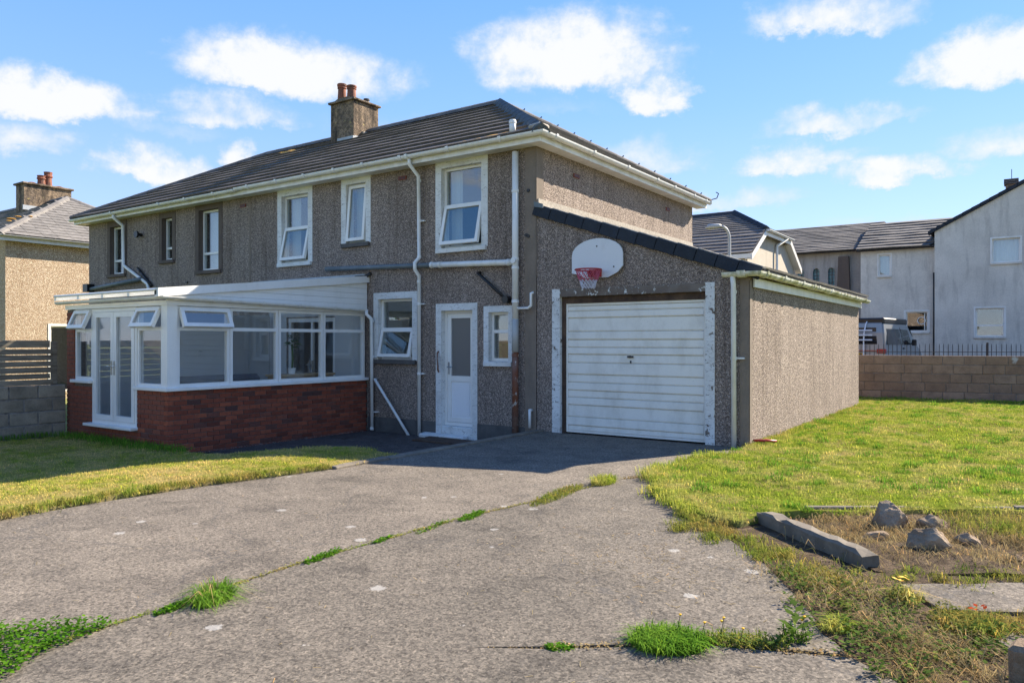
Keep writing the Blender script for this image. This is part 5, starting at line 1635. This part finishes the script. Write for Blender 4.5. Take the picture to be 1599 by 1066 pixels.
def scatter(o, sources, smin, smax):
    """geometry nodes: instance each (source, density, seed) over the up-facing surface"""
    ng = bpy.data.node_groups.new('scatter', 'GeometryNodeTree')
    ng.interface.new_socket('Geometry', in_out='INPUT', socket_type='NodeSocketGeometry')
    ng.interface.new_socket('Geometry', in_out='OUTPUT', socket_type='NodeSocketGeometry')
    N_, L_ = ng.nodes, ng.links
    gi, go = N_.new('NodeGroupInput'), N_.new('NodeGroupOutput')
    join = N_.new('GeometryNodeJoinGeometry')
    L_.new(gi.outputs[0], join.inputs[0])
    nrm = N_.new('GeometryNodeInputNormal')
    sx = N_.new('ShaderNodeSeparateXYZ')
    L_.new(nrm.outputs[0], sx.inputs[0])
    cmp_ = N_.new('FunctionNodeCompare')
    cmp_.data_type = 'FLOAT'
    cmp_.operation = 'GREATER_THAN'
    ab = N_.new('ShaderNodeMath')
    ab.operation = 'ABSOLUTE'
    L_.new(sx.outputs[2], ab.inputs[0])
    L_.new(ab.outputs[0], cmp_.inputs[0])
    cmp_.inputs[1].default_value = .5
    for (src, dens_, seed) in sources:
        ds = N_.new('GeometryNodeDistributePointsOnFaces')
        L_.new(gi.outputs[0], ds.inputs['Mesh'])
        L_.new(cmp_.outputs[0], ds.inputs['Selection'])
        ds.inputs['Density'].default_value = dens_
        ds.inputs['Seed'].default_value = seed
        oi = N_.new('GeometryNodeObjectInfo')
        oi.inputs['Object'].default_value = src
        oi.inputs['As Instance'].default_value = True
        ip = N_.new('GeometryNodeInstanceOnPoints')
        L_.new(ds.outputs['Points'], ip.inputs['Points'])
        L_.new(oi.outputs['Geometry'], ip.inputs['Instance'])
        rv = N_.new('FunctionNodeRandomValue')
        rv.data_type = 'FLOAT_VECTOR'
        rv.inputs[0].default_value = (-.08, -.08, 0)
        rv.inputs[1].default_value = (.08, .08, 6.283)
        rv.inputs['Seed'].default_value = seed + 7
        L_.new(rv.outputs[0], ip.inputs['Rotation'])
        rf = N_.new('FunctionNodeRandomValue')
        rf.data_type = 'FLOAT'
        rf.inputs[2].default_value = smin
        rf.inputs[3].default_value = smax
        rf.inputs['Seed'].default_value = seed + 13
        L_.new(rf.outputs[1], ip.inputs['Scale'])
        L_.new(ip.outputs[0], join.inputs[0])
    L_.new(join.outputs[0], go.inputs[0])
    md = o.modifiers.new('scatter', 'NODES')
    md.node_group = ng


def grass_mass(name, poly, zf, sources, label, smin=.7, smax=1.3, step=.3):
    """a countless mass of blades on its own thin sheet just above the soil"""
    xs = [p[0] for p in poly]
    ys = [p[1] for p in poly]
    bm = bmesh.new()
    f = bm.faces.new([bm.verts.new((x, y_, 0)) for x, y_ in poly])
    bmesh.ops.triangulate(bm, faces=[f])
    for ax, lo, hi in ((0, min(xs), max(xs)), (1, min(ys), max(ys))):
        k = math.ceil(lo / step) * step
        while k < hi:
            bmesh.ops.bisect_plane(bm, geom=bm.verts[:] + bm.edges[:] + bm.faces[:], plane_co=(k, 0, 0) if ax == 0 else (0, k, 0), plane_no=(1, 0, 0) if ax == 0 else (0, 1, 0))
            k += step
    for v in bm.verts:
        v.co.z = zf(v.co.x, v.co.y) + .003
    me = bpy.data.meshes.new(name)
    bm.to_mesh(me)
    bm.free()
    o = bpy.data.objects.new(name, me)
    col.objects.link(o)
    me.materials.append(sources[0][0].data.materials[0])
    tag(o, label, 'grass', kind='stuff')
    scatter(o, sources, smin, smax)
    return o


g1 = random.Random(31)
src_r = hidden_source(blades(70, .13, .018, .045, .006, .9, g1), 'tuft_r', 'grass_right')
src_r2 = hidden_source(blades(26, .06, .03, .075, .006, .7, g1), 'tuft_r2', 'grass_right')
src_r3 = hidden_source(blades(30, .10, .02, .05, .005, 1.3, g1, .3), 'tuft_r3', 'grass_dry')
src_r4 = hidden_source(blades(60, .09, .04, .10, .008, .8, g1), 'tuft_r4', 'grass_lush')
src_l = hidden_source(blades(70, .13, .015, .036, .006, 1.0, g1), 'tuft_l', 'grass_left')
src_l2 = hidden_source(blades(22, .06, .025, .06, .006, .7, g1), 'tuft_l2', 'grass_right')
inset = lambda poly: poly
grass_mass('grass', right_poly, zl_right, [(src_r, 60, 1), (src_r2, 26, 2), (src_r3, 12, 3), (src_r4, 3.0, 9)], 'short green lawn grass with dry clippings beside the garage')
grass_mass('grass', left_poly, zl_left, [(src_l, 60, 4), (src_l2, 26, 5)], 'short dry yellow lawn grass in front of the conservatory')


def strip(pts, wd, rs, jit=.5):
    """random points along a polyline"""
    pts = [Vector((*p, 0)) for p in pts]
    ln = [(b - a).length for a, b in zip(pts, pts[1:])]
    tot = sum(ln)

    def f(_rs):
        t = _rs.random() * tot
        for (a, b), l in zip(zip(pts, pts[1:]), ln):
            if t <= l:
                p = a.lerp(b, t / l)
                nr_ = Vector((-(b - a).y, (b - a).x, 0)).normalized()
                p += nr_ * _rs.gauss(0, wd)
                return p.x, p.y
            t -= l
        return pts[-1].x, pts[-1].y
    return f


def leaves(n, shape, z0, z1, size, rs, z=None):
    m = MB()
    m.attr = []
    for _ in range(n):
        x, y_ = shape(rs)
        h = rs.uniform(z0, z1)
        a = rs.uniform(0, 6.283)
        d = Vector((math.cos(a), math.sin(a), rs.uniform(-.35, .55))).normalized()
        s_ = Vector((-math.sin(a), math.cos(a), rs.uniform(-.3, .3)))
        L_ = size * rs.uniform(.6, 1.3)
        c = Vector((x, y_, h))
        m.add([c, c + d * L_ * .5 + s_ * L_ * .34, c + d * L_, c + d * L_ * .5 - s_ * L_ * .34], [(0, 1, 2, 3)])
        m.attr += [rs.random()] * 4
    return m


def disc(cx, cy, rx, ry_, ang=0):
    def f(rs):
        a, r_ = rs.uniform(0, 6.283), math.sqrt(rs.random())
        x, y_ = math.cos(a) * r_ * rx, math.sin(a) * r_ * ry_
        return cx + x * math.cos(ang) - y_ * math.sin(ang), cy + x * math.sin(ang) + y_ * math.cos(ang)
    return f


def shift(m, z):
    for v in m.v:
        v.z += z
    return m


rs = random.Random(77)


def clustered(shape, k, r_, r2=None):
    """bunches rather than an even spread"""
    cs = [(*shape(rs), rs.uniform(.4, 1.6)) for _ in range(k)]

    def f(g):
        x, y_, q = g.choice(cs)
        return x + g.gauss(0, r_ * q), y_ + g.gauss(0, (r2 or r_) * q)
    return f


# longer grass along the edges
m = shift(blades(3600, 0, .04, .13, .007, .8, rs, shape=clustered(strip([(-.10, -1.2), (-.24, -2.75), (.42, -3.92), (.97, -4.52)], .06, rs), 90, .05)), .03)
tag(m.build('lawn_edge_grass', 'grass_right'), 'long uneven grass hanging over the driveway edge of the green lawn', 'grass', kind='stuff')
m = shift(blades(1700, 0, .03, .12, .006, .9, rs, shape=strip([(.0, -.1), (.06, .1), (.09, 2), (.09, 5), (.09, 8.1), (.2, 8.3)], .06, rs)), .04)
tag(m.build('garage_edge_grass', 'grass_mixed'), 'taller yellowish grass along the foot of the garage side wall', 'grass', kind='stuff')
m = shift(blades(3400, 0, .03, .09, .007, .9, rs, shape=clustered(strip([(-3.52, -4.6), (-3.70, -5.2), (-3.88, -6.15), (-3.96, -7.1), (-3.92, -7.7), (-3.85, -8.6)], .045, rs), 80, .05)), .03)
tag(m.build('lawn_edge_grass', 'grass_mixed'), 'ragged grass edge of the dry lawn along the driveway', 'grass', kind='stuff')
m = shift(blades(1500, 0, .04, .14, .008, .8, rs, shape=strip([(-10.4, -4.42), (-8.5, -4.40), (-7.5, -4.42), (-6.9, -4.3)], .10, rs)), -.10)
tag(m.build('brick_edge_grass', 'grass_lush'), 'dark green grass growing against the conservatory bricks', 'grass', kind='stuff')
m = shift(blades(1100, 0, .04, .15, .008, .8, rs, shape=strip([(-10.52, -4.5), (-10.5, -8)], .06, rs)), -.10)
tag(m.build('wall_edge_grass', 'grass_lush'), 'dark green grass along the foot of the grey block wall', 'grass', kind='stuff')
m = shift(blades(700, 0, .03, .13, .008, .8, rs, shape=strip([(-.6, 10.4), (3.3, 11.0), (6, 11.5)], .06, rs)), .05)
tag(m.build('wall_edge_grass', 'grass_lush'), 'grass tufts along the foot of the tan block wall', 'grass', kind='stuff')
# right foreground: mixed dry and green growth
front_shape = strip([(.80, -4.45), (1.15, -4.85), (1.65, -5.15), (2.05, -5.55), (2.3, -5.75)], .12, rs)
m = blades(3600, 0, .02, .11, .006, 1.1, rs, .1, shape=clustered(front_shape, 60, .045))
tag(m.build('bed_edge_grass', 'grass_mixed'), 'brown and green grass spilling over the driveway beside the loose kerb stone', 'grass', kind='stuff')
m = blades(1500, 0, .02, .09, .006, 1.1, rs, .15, shape=clustered(strip([(2.05, -5.55), (2.45, -5.42), (2.75, -5.15), (3.3, -4.75), (3.9, -4.35)], .08, rs), 40, .045))
tag(m.build('bed_edge_grass', 'grass_mixed'), 'band of short grass between the planting bed and the concrete flag', 'grass', kind='stuff')


def in_poly(poly):
    xs, ys = [p[0] for p in poly], [p[1] for p in poly]

    def f(r_):
        while True:
            x, y_ = r_.uniform(min(xs), max(xs)), r_.uniform(min(ys), max(ys))
            if inpoly(x, y_, poly):
                return x, y_
    return f


straw_poly = [(1.55, -4.15), (2.4, -5.05), (3.3, -4.45), (4.8, -3.4), (4.6, -2.2), (3.2, -2.95)]
m = blades(8500, 0, .03, .15, .0045, 1.7, rs, .3, shape=clustered(in_poly(straw_poly), 90, .10))
tag(m.build('dry_grass', 'grass_dry'), 'dead straw coloured grass lying over the planting bed', 'dry grass', kind='stuff')
m = blades(2600, 0, .05, .20, .005, .9, rs, .05, shape=lambda r_: (lambda p: p)(disc(2.95 + r_.choice((0, .35, .7)), -3.75 + r_.choice((0, .2, .45)), .30, .22)(r_)))
tag(m.build('bed_grass', 'grass_mixed'), 'thin green grass growing among the rocks of the bed', 'grass', kind='stuff')
lit_poly = [(1.9, -5.6), (2.4, -5.5), (2.7, -5.7), (3.0, -6.0), (3.4, -6.0), (3.5, -7.2), (2.8, -7.0), (2.35, -6.5)]
m = blades(2000, 0, .03, .15, .004, 2.2, rs, .45, shape=clustered(in_poly(lit_poly), 30, .06))
tag(m.build('dry_litter', 'grass_dry'), 'tangle of dead stalks on the soil in the right foreground', 'dry grass', kind='stuff')
m = leaves(3600, clustered(in_poly(lit_poly), 60, .05), .0, .07, .028, rs)
tag(m.build('foreground_weeds', 'leaf_weed'), 'small green weeds scattered through the dead stalks in the right foreground', 'weeds', kind='stuff')
m = blades(2400, 0, .03, .12, .005, 1.0, rs, .1, shape=in_poly([(2.9, -5.9), (3.6, -5.5), (4.2, -5.2), (4.2, -5.55), (3.3, -6.0), (3.0, -6.15)]))
tag(m.build('flag_grass', 'grass_mixed'), 'grass growing between the two broken concrete flags', 'grass', kind='stuff')

# weeds in the driveway joints, each clump its own thing
def clump(name, label, x, y_, rx, ry_, n, h0, h1, material='grass_lush', lean=.9, ang=0.0, nl=0, lm='leaf_weed', cat='weed', wd=.006):
    t = thing(name, label, cat, (x, y_, 0), 0, 'weeds in the driveway joints')
    rx, ry_, n, h1, nl = rx * 1.2, ry_ * 1.5, int(n * 1.7), h1 * 1.2, int(nl * 1.6)
    m = blades(n, 0, h0, h1, wd, lean, rs, shape=disc(0, 0, rx, ry_, ang))
    m.build('blades', material, t, local=True)
    if nl:
        leaves(nl, disc(0, 0, rx, ry_, ang), .005, h1 * .5, .022, rs).build('leaves', lm, t, local=True)
    return t


JA = R(100)
clump('grass_tuft', 'bushy bright green grass tuft in the long joint of the driveway', -.63, -8.02, .13, .06, 520, .04, .12, ang=JA + .5, lean=1.3)
m = blades(26, 0, .12, .22, .004, 1.3, rs, shape=disc(-.63, -8.02, .07, .05))
tag(m.build('dead_stalks', 'grass_dry'), 'pale dead stalks sticking out of the bushy grass tuft', 'dry grass', kind='stuff')
clump('weed_clump', 'flat green weed strip just left of the bushy grass tuft', -.68, -8.22, .12, .025, 120, .01, .04, ang=JA, nl=160, lm='leaf_clover')
clump('weed_clump', 'green leafy weed patch left of the drive joint middle', -.77, -7.08, .16, .03, 120, .01, .04, ang=JA, nl=240, lm='leaf_clover')
clump('weed_clump', 'tiny weed patch in the joint next after the leafy patch', -.745, -6.52, .10, .02, 60, .01, .03, ang=JA, nl=100, lm='leaf_clover')
clump('weed_clump', 'yellowish moss strip in the middle of the driveway joint', -.69, -6.0, .22, .025, 160, .01, .03, 'grass_right', ang=JA, nl=80, lm='leaf_clover')
clump('weed_clump', 'small leafy green weed patch before the long grass strip', -.66, -5.53, .18, .035, 130, .01, .05, ang=JA, nl=260, lm='leaf_clover')
clump('weed_clump', 'long low strip of yellow green grass in the far joint', -.52, -4.35, .48, .07, 900, .01, .06, 'grass_mixed', ang=R(97), nl=150)
clump('grass_tuft', 'upright grass tuft where the joint meets the far slab corner', -.44, -3.55, .16, .07, 420, .04, .13, 'grass_right', ang=R(92))
clump('weed_clump', 'thin dry grass line between far joint and lawn corner', -.30, -3.05, .16, .03, 140, .01, .05, 'grass_dry', ang=R(60))
clump('grass_tuft', 'thick dark green grass tuft in the near cross joint', 1.80, -7.13, .15, .09, 1500, .03, .10, ang=R(30), lean=1.0, nl=120, lm='leaf_clover')
clump('weed_clump', 'small flat green weed left of the thick dark tuft', 1.38, -7.47, .06, .025, 60, .01, .03, ang=R(35), nl=90, lm='leaf_clover')
clump('weed_clump', 'straw coloured grass thread in the near cross joint', 1.20, -7.60, .22, .012, 120, .006, .02, 'grass_dry', ang=R(35))
clump('weed_clump', 'reddish low weeds right of the thick dark tuft', 2.10, -6.90, .18, .05, 260, .02, .08, 'grass_mixed', ang=R(25), nl=240)
th = clump('thistle_weed', 'upright leafy thistle weed right of the yellow flowers', 2.30, -6.70, .06, .05, 40, .03, .10, ang=0, nl=90)
m = MB()
m.attr = []
for k in range(16):
    a = k * 2.4
    z = .02 + k * .011
    d = Vector((math.cos(a), math.sin(a), .35))
    s_ = Vector((-math.sin(a), math.cos(a), 0)) * .022
    c = Vector((0, 0, z))
    L_ = .11 - k * .004
    m.add([c, c + d * L_ * .5 + s_, c + d * L_, c + d * L_ * .5 - s_], [(0, 1, 2, 3)])
    m.attr += [rs.random()] * 4
m.build('stem_leaves', 'leaf_weed', th, local=True)
for (x, y_, h, lb) in [(1.80, -7.02, .12, 'leftmost tiny yellow flower behind the thick dark grass tuft'), (1.92, -7.0, .10, 'yellow flower over the right half of the thick dark tuft'),
                       (2.0, -6.95, .125, 'tallest double headed yellow flower right of the thick dark tuft'), (2.09, -6.93, .085, 'low yellow flower over the reddish weeds'),
                       (2.33, -6.72, .13, 'yellow flower close against the thistle weed')]:
    fl_ = thing('hawkweed', lb, 'flower', (x, y_, 0), 0, 'yellow flowers in the near joint')
    MB().tube([(0, 0, 0), (.008, .005, h * .6), (.015, .01, h)], .0016, 5).build('stem', 'leaf_weed', fl_, local=True)
    MB().lathe([(.002, -.006), (.006, 0), (.008, .004), (.003, .006)], (.015, .01, h), 9).build('bloom', 'flower_yellow', fl_, local=True)
    if h > .122:
        MB().lathe([(.002, -.006), (.006, 0), (.008, .004), (.003, .006)], (.002, .015, h - .02), 9).build('bloom', 'flower_yellow', fl_, local=True)
clump('grass_tuft', 'lone green grass tuft at the ragged corner of the drive', 2.44, -6.46, .05, .05, 130, .04, .11, 'grass_right')
wr_ = clump('red_leaved_weed', 'bushy dark green weed with orange red top leaves', 3.0, -6.08, .13, .10, 240, .04, .14, 'grass_mixed', nl=320, lm='leaf_weed')
leaves(7, disc(.05, .02, .03, .02), .11, .14, .03, rs).build('red_leaves', 'leaf_red', wr_, local=True)
wo_ = clump('red_leaved_weed', 'small yellow weed with one orange leaf cluster', 2.66, -5.72, .07, .06, 120, .03, .11, 'grass_right', nl=60)
leaves(8, disc(0, .02, .03, .03), .10, .13, .035, rs).build('orange_leaves', 'flower_yellow', wo_, local=True)
# clover patch lower left
cp = [(-.70, -8.52), (-.82, -8.62), (-1.02, -8.80), (-1.3, -9.1), (-1.3, -9.9), (-.5, -9.6), (-.42, -9.2), (-.60, -8.95), (-.66, -8.70)]
m = leaves(5200, in_poly(cp), .012, .055, .024, rs)
tag(m.build('clover_patch', 'leaf_clover'), 'dense bright green clover patch in the lower left corner', 'clover', kind='stuff')
m = blades(500, 0, .02, .07, .006, 1.2, rs, shape=in_poly(cp))
tag(m.build('clover_grass', 'grass_lush'), 'grass blades poking through the clover patch', 'grass', kind='stuff')
# moss thread filling the long joint and the cross joint
JL = [(-.43, -3.36), (-.527, -4.6), (-.688, -5.5), (-.748, -6.5), (-.788, -7.3), (-.73, -8.3), (-.69, -9.0)]
m = leaves(4200, strip(JL, .015, rs), .0, .014, .014, rs)
tag(m.build('joint_moss', 'grass_mixed'), 'thin line of moss and dead grass filling the long driveway joint', 'moss', kind='stuff')
m = leaves(60, strip([(1.0, -7.72), (1.31, -7.515)], .006, rs), .0, .007, .009, rs)
m2 = leaves(700, strip([(1.31, -7.515), (1.96, -7.0), (2.56, -6.77)], .02, rs), .0, .02, .016, rs)
m.add(m2.v, m2.f)
m.attr += m2.attr
tag(m.build('joint_moss', 'grass_dry'), 'dry moss filling the near cross joint', 'moss', kind='stuff')
# wisps of straw and clippings on the concrete
m = MB()
m.attr = []
for _ in range(420):
    x, y_ = rs.uniform(-3.4, 2.4), rs.uniform(-8.8, -3.0)
    if x > .2 and y_ > -3.4 - 1.55 * (x - .0):
        y_ -= 1.6
    if rs.random() < .55:
        x, y_ = rs.gauss(.9, .5), rs.gauss(-5.6, .7)
        if y_ > -4.0 - 1.0 * x:
            y_ = -4.3 - 1.05 * x - rs.random() * .8
    a = rs.uniform(0, 6.283)
    L_ = rs.uniform(.015, .06)
    d = Vector((math.cos(a), math.sin(a), 0))
    s_ = Vector((-d.y, d.x, 0)) * .0016
    c = Vector((x, y_, .0085))
    e = c + d * L_ + Vector((-d.y, d.x, 0)) * rs.uniform(-.02, .02) + Vector((0, 0, rs.uniform(.0, .006)))
    m.add([c - s_, c + s_, e + s_, e - s_], [(0, 1, 2, 3)])
    m.attr += [rs.random()] * 4
tag(m.build('straw_wisps', 'grass_dry'), 'scattered straw and grass clippings on the concrete', 'straw', kind='stuff')


# loose kerb stone, edging, rocks -------------------------------------
def slabby(name, label, cat, A, B, wd, z0, z1, material, bev=.02, jit=.006, tilt=0):
    A, B = Vector((*A, 0)), Vector((*B, 0))
    d = B - A
    ang = math.atan2(d.y, d.x)
    S_ = Matrix.Translation(A) @ Matrix.Rotation(ang, 4, 'Z') @ Matrix.Rotation(tilt, 4, 'X')
    m_ = MB().cbox(0, d.length, -wd / 2, wd / 2, z0, z1, bev, S_, jit, rs)
    o_2 = m_.build(name, material)
    return tag(o_2, label, cat)


ang_k = math.atan2(-.91, .97)
lk = thing('kerb_stone', 'long loose concrete kerb stone lying at the corner of the planting bed', 'kerb', (1.44, -4.27, 0), ang_k)
nseg = 13
L_ = 1.32
vs_, fs = [], []
for i in range(nseg + 1):
    x = L_ * i / nseg
    for (yy, zz) in ((-.062, -.08), (.062, -.08), (.064, .088), (.046, .104), (-.044, .104), (-.064, .084)):
        vs_.append((x + rs.uniform(-.012, .012), yy + rs.uniform(-.007, .007), zz + rs.uniform(-.008, .006) - (.022 if i in (0, nseg, 3) and zz > .09 else 0)))
    if i:
        for j in range(6):
            a, b = (i - 1) * 6 + j, (i - 1) * 6 + (j + 1) % 6
            fs.append((a, a + 6, b + 6, b))
fs += [(0, 1, 2, 3, 4, 5), tuple(nseg * 6 + j for j in range(5, -1, -1))]
MB().add(vs_, fs).build('stone', 'concrete_kerb', lk, local=True)
ed = thing('edging_strip', 'row of narrow concrete edging along the back of the planting bed', 'edging', (1.58, -3.89, 0), math.atan2(1.13, 1.64))
x = .1
while x < 5.2:
    MB().cbox(x, x + .88, -.025, .025, -.15, .075 + rs.uniform(-.012, .008), .008, jit=.004, rs=rs).build('edging_stone', 'concrete_kerb', ed, local=True)
    x += .90


def rock(label, x, y_, sx, sy, sz, seed, rz=0, flat=False, sink=.25):
    bm = bmesh.new()
    bmesh.ops.create_icosphere(bm, subdivisions=4, radius=1.0)
    off = Vector((seed * 7.1, seed * 3.7, seed))
    rr_ = random.Random(seed)
    sx, sy, sz = sx * .80, sy * .80, sz * .86
    planes = [(Vector((rr_.uniform(-1, 1), rr_.uniform(-1, 1), rr_.uniform(-.4, 1))).normalized(), rr_.uniform(.45, .80)) for _ in range(11)]
    for v in bm.verts:
        n_ = v.co.normalized()
        k = 1.0
        for (pn, pd) in planes:
            dd = n_.dot(pn)
            if dd > .01:
                k = min(k, pd / dd)
        k *= 1 + .10 * noise.noise(n_ * 2.2 + off) + .05 * noise.noise(n_ * 6 + off) + .025 * noise.noise(n_ * 15 + off)
        v.co = Vector((n_.x * k * sx, n_.y * k * sy, n_.z * k * sz))
    me = bpy.data.meshes.new('rock')
    bm.to_mesh(me)
    bm.free()
    me.materials.append(MATS['rock'])
    o_3 = bpy.data.objects.new('rock', me)
    o_3.location = (x, y_, sz * (1 - sink) * .6)
    o_3.rotation_euler = (0, 0, rz)
    col.objects.link(o_3)
    return tag(o_3, label, 'rock', 'rocks in the planting bed')


rock('dark domed rock at the back of the planting bed', 2.36, -3.93, .24, .17, .19, 3, .6)
rock('rounded brown rock right of the dark domed rock', 2.66, -3.80, .20, .12, .11, 5, .6)
rock('large angular pale rock at the front of the rock pile', 2.66, -4.48, .25, .17, .17, 8, .5)
rock('low flat dark rock left of the large pale rock', 2.28, -4.42, .19, .12, .07, 11, .9)
rock('flat rock right behind the large pale rock', 2.88, -4.18, .16, .10, .09, 14, .3)
rock('small reddish stone at the right end of the bed', 3.18, -4.42, .08, .06, .045, 17, .3)
rock('small dark stone at the right end of the bed', 3.02, -4.58, .05, .04, .035, 19, 1.3)
rock('little black stone lying on the concrete flag', 3.12, -5.06, .024, .02, .022, 23, 1.3)
# red thing by the garage corner, post stub, door mat boards, foot plate
rt = thing('red_garden_tool', 'small red plastic tool lying in the grass by the garage corner', 'garden tool', (.16, .20, .09), R(20))
MB().tube([(-.16, .02, 0), (0, .03, .01), (.16, .02, 0)], .014, 8).tube([(-.15, -.04, 0), (.02, -.05, .012), (.15, -.02, 0)], .014, 8).build('handles', 'red_plastic', rt, local=True, smooth=True)
MB().tube([(-.02, -.05, .005), (-.02, .035, .005)], .018, 8).build('pivot', 'dark_metal', rt, local=True)
sp_ = MB().cbox(3.20, 3.34, -6.74, -6.60, -.2, .20, .02, jit=.012, rs=rs).build('post_stub', 'rock')
tag(sp_, 'short dark stone post stub at the lower right picture edge', 'post')
bd = thing('threshold_boards', 'dark wet boards lying before the back door', 'boards', (-5.1, -.55, -.25))
for i in range(3):
    MB().cbox(-5.75, -4.55, -.36 - i * .17, -.22 - i * .17, -.262, -.225, .006, jit=.004, rs=rs).build('board', 'lintel_brown', bd)
MB().cbox(-6.05, -5.0, -.20, -.02, -.28, -.19, .02, jit=.01, rs=rs).build('ledge', 'peeling_white', bd)
tag(leaves(500, strip([(-7.48, -.2), (-7.48, -4.2)], .04, rs), -.25, -.235, .02, rs).build('gravel_chips', 'gravel'), 'pale gravel chips along the foot of the brick wall', 'gravel', kind='stuff')
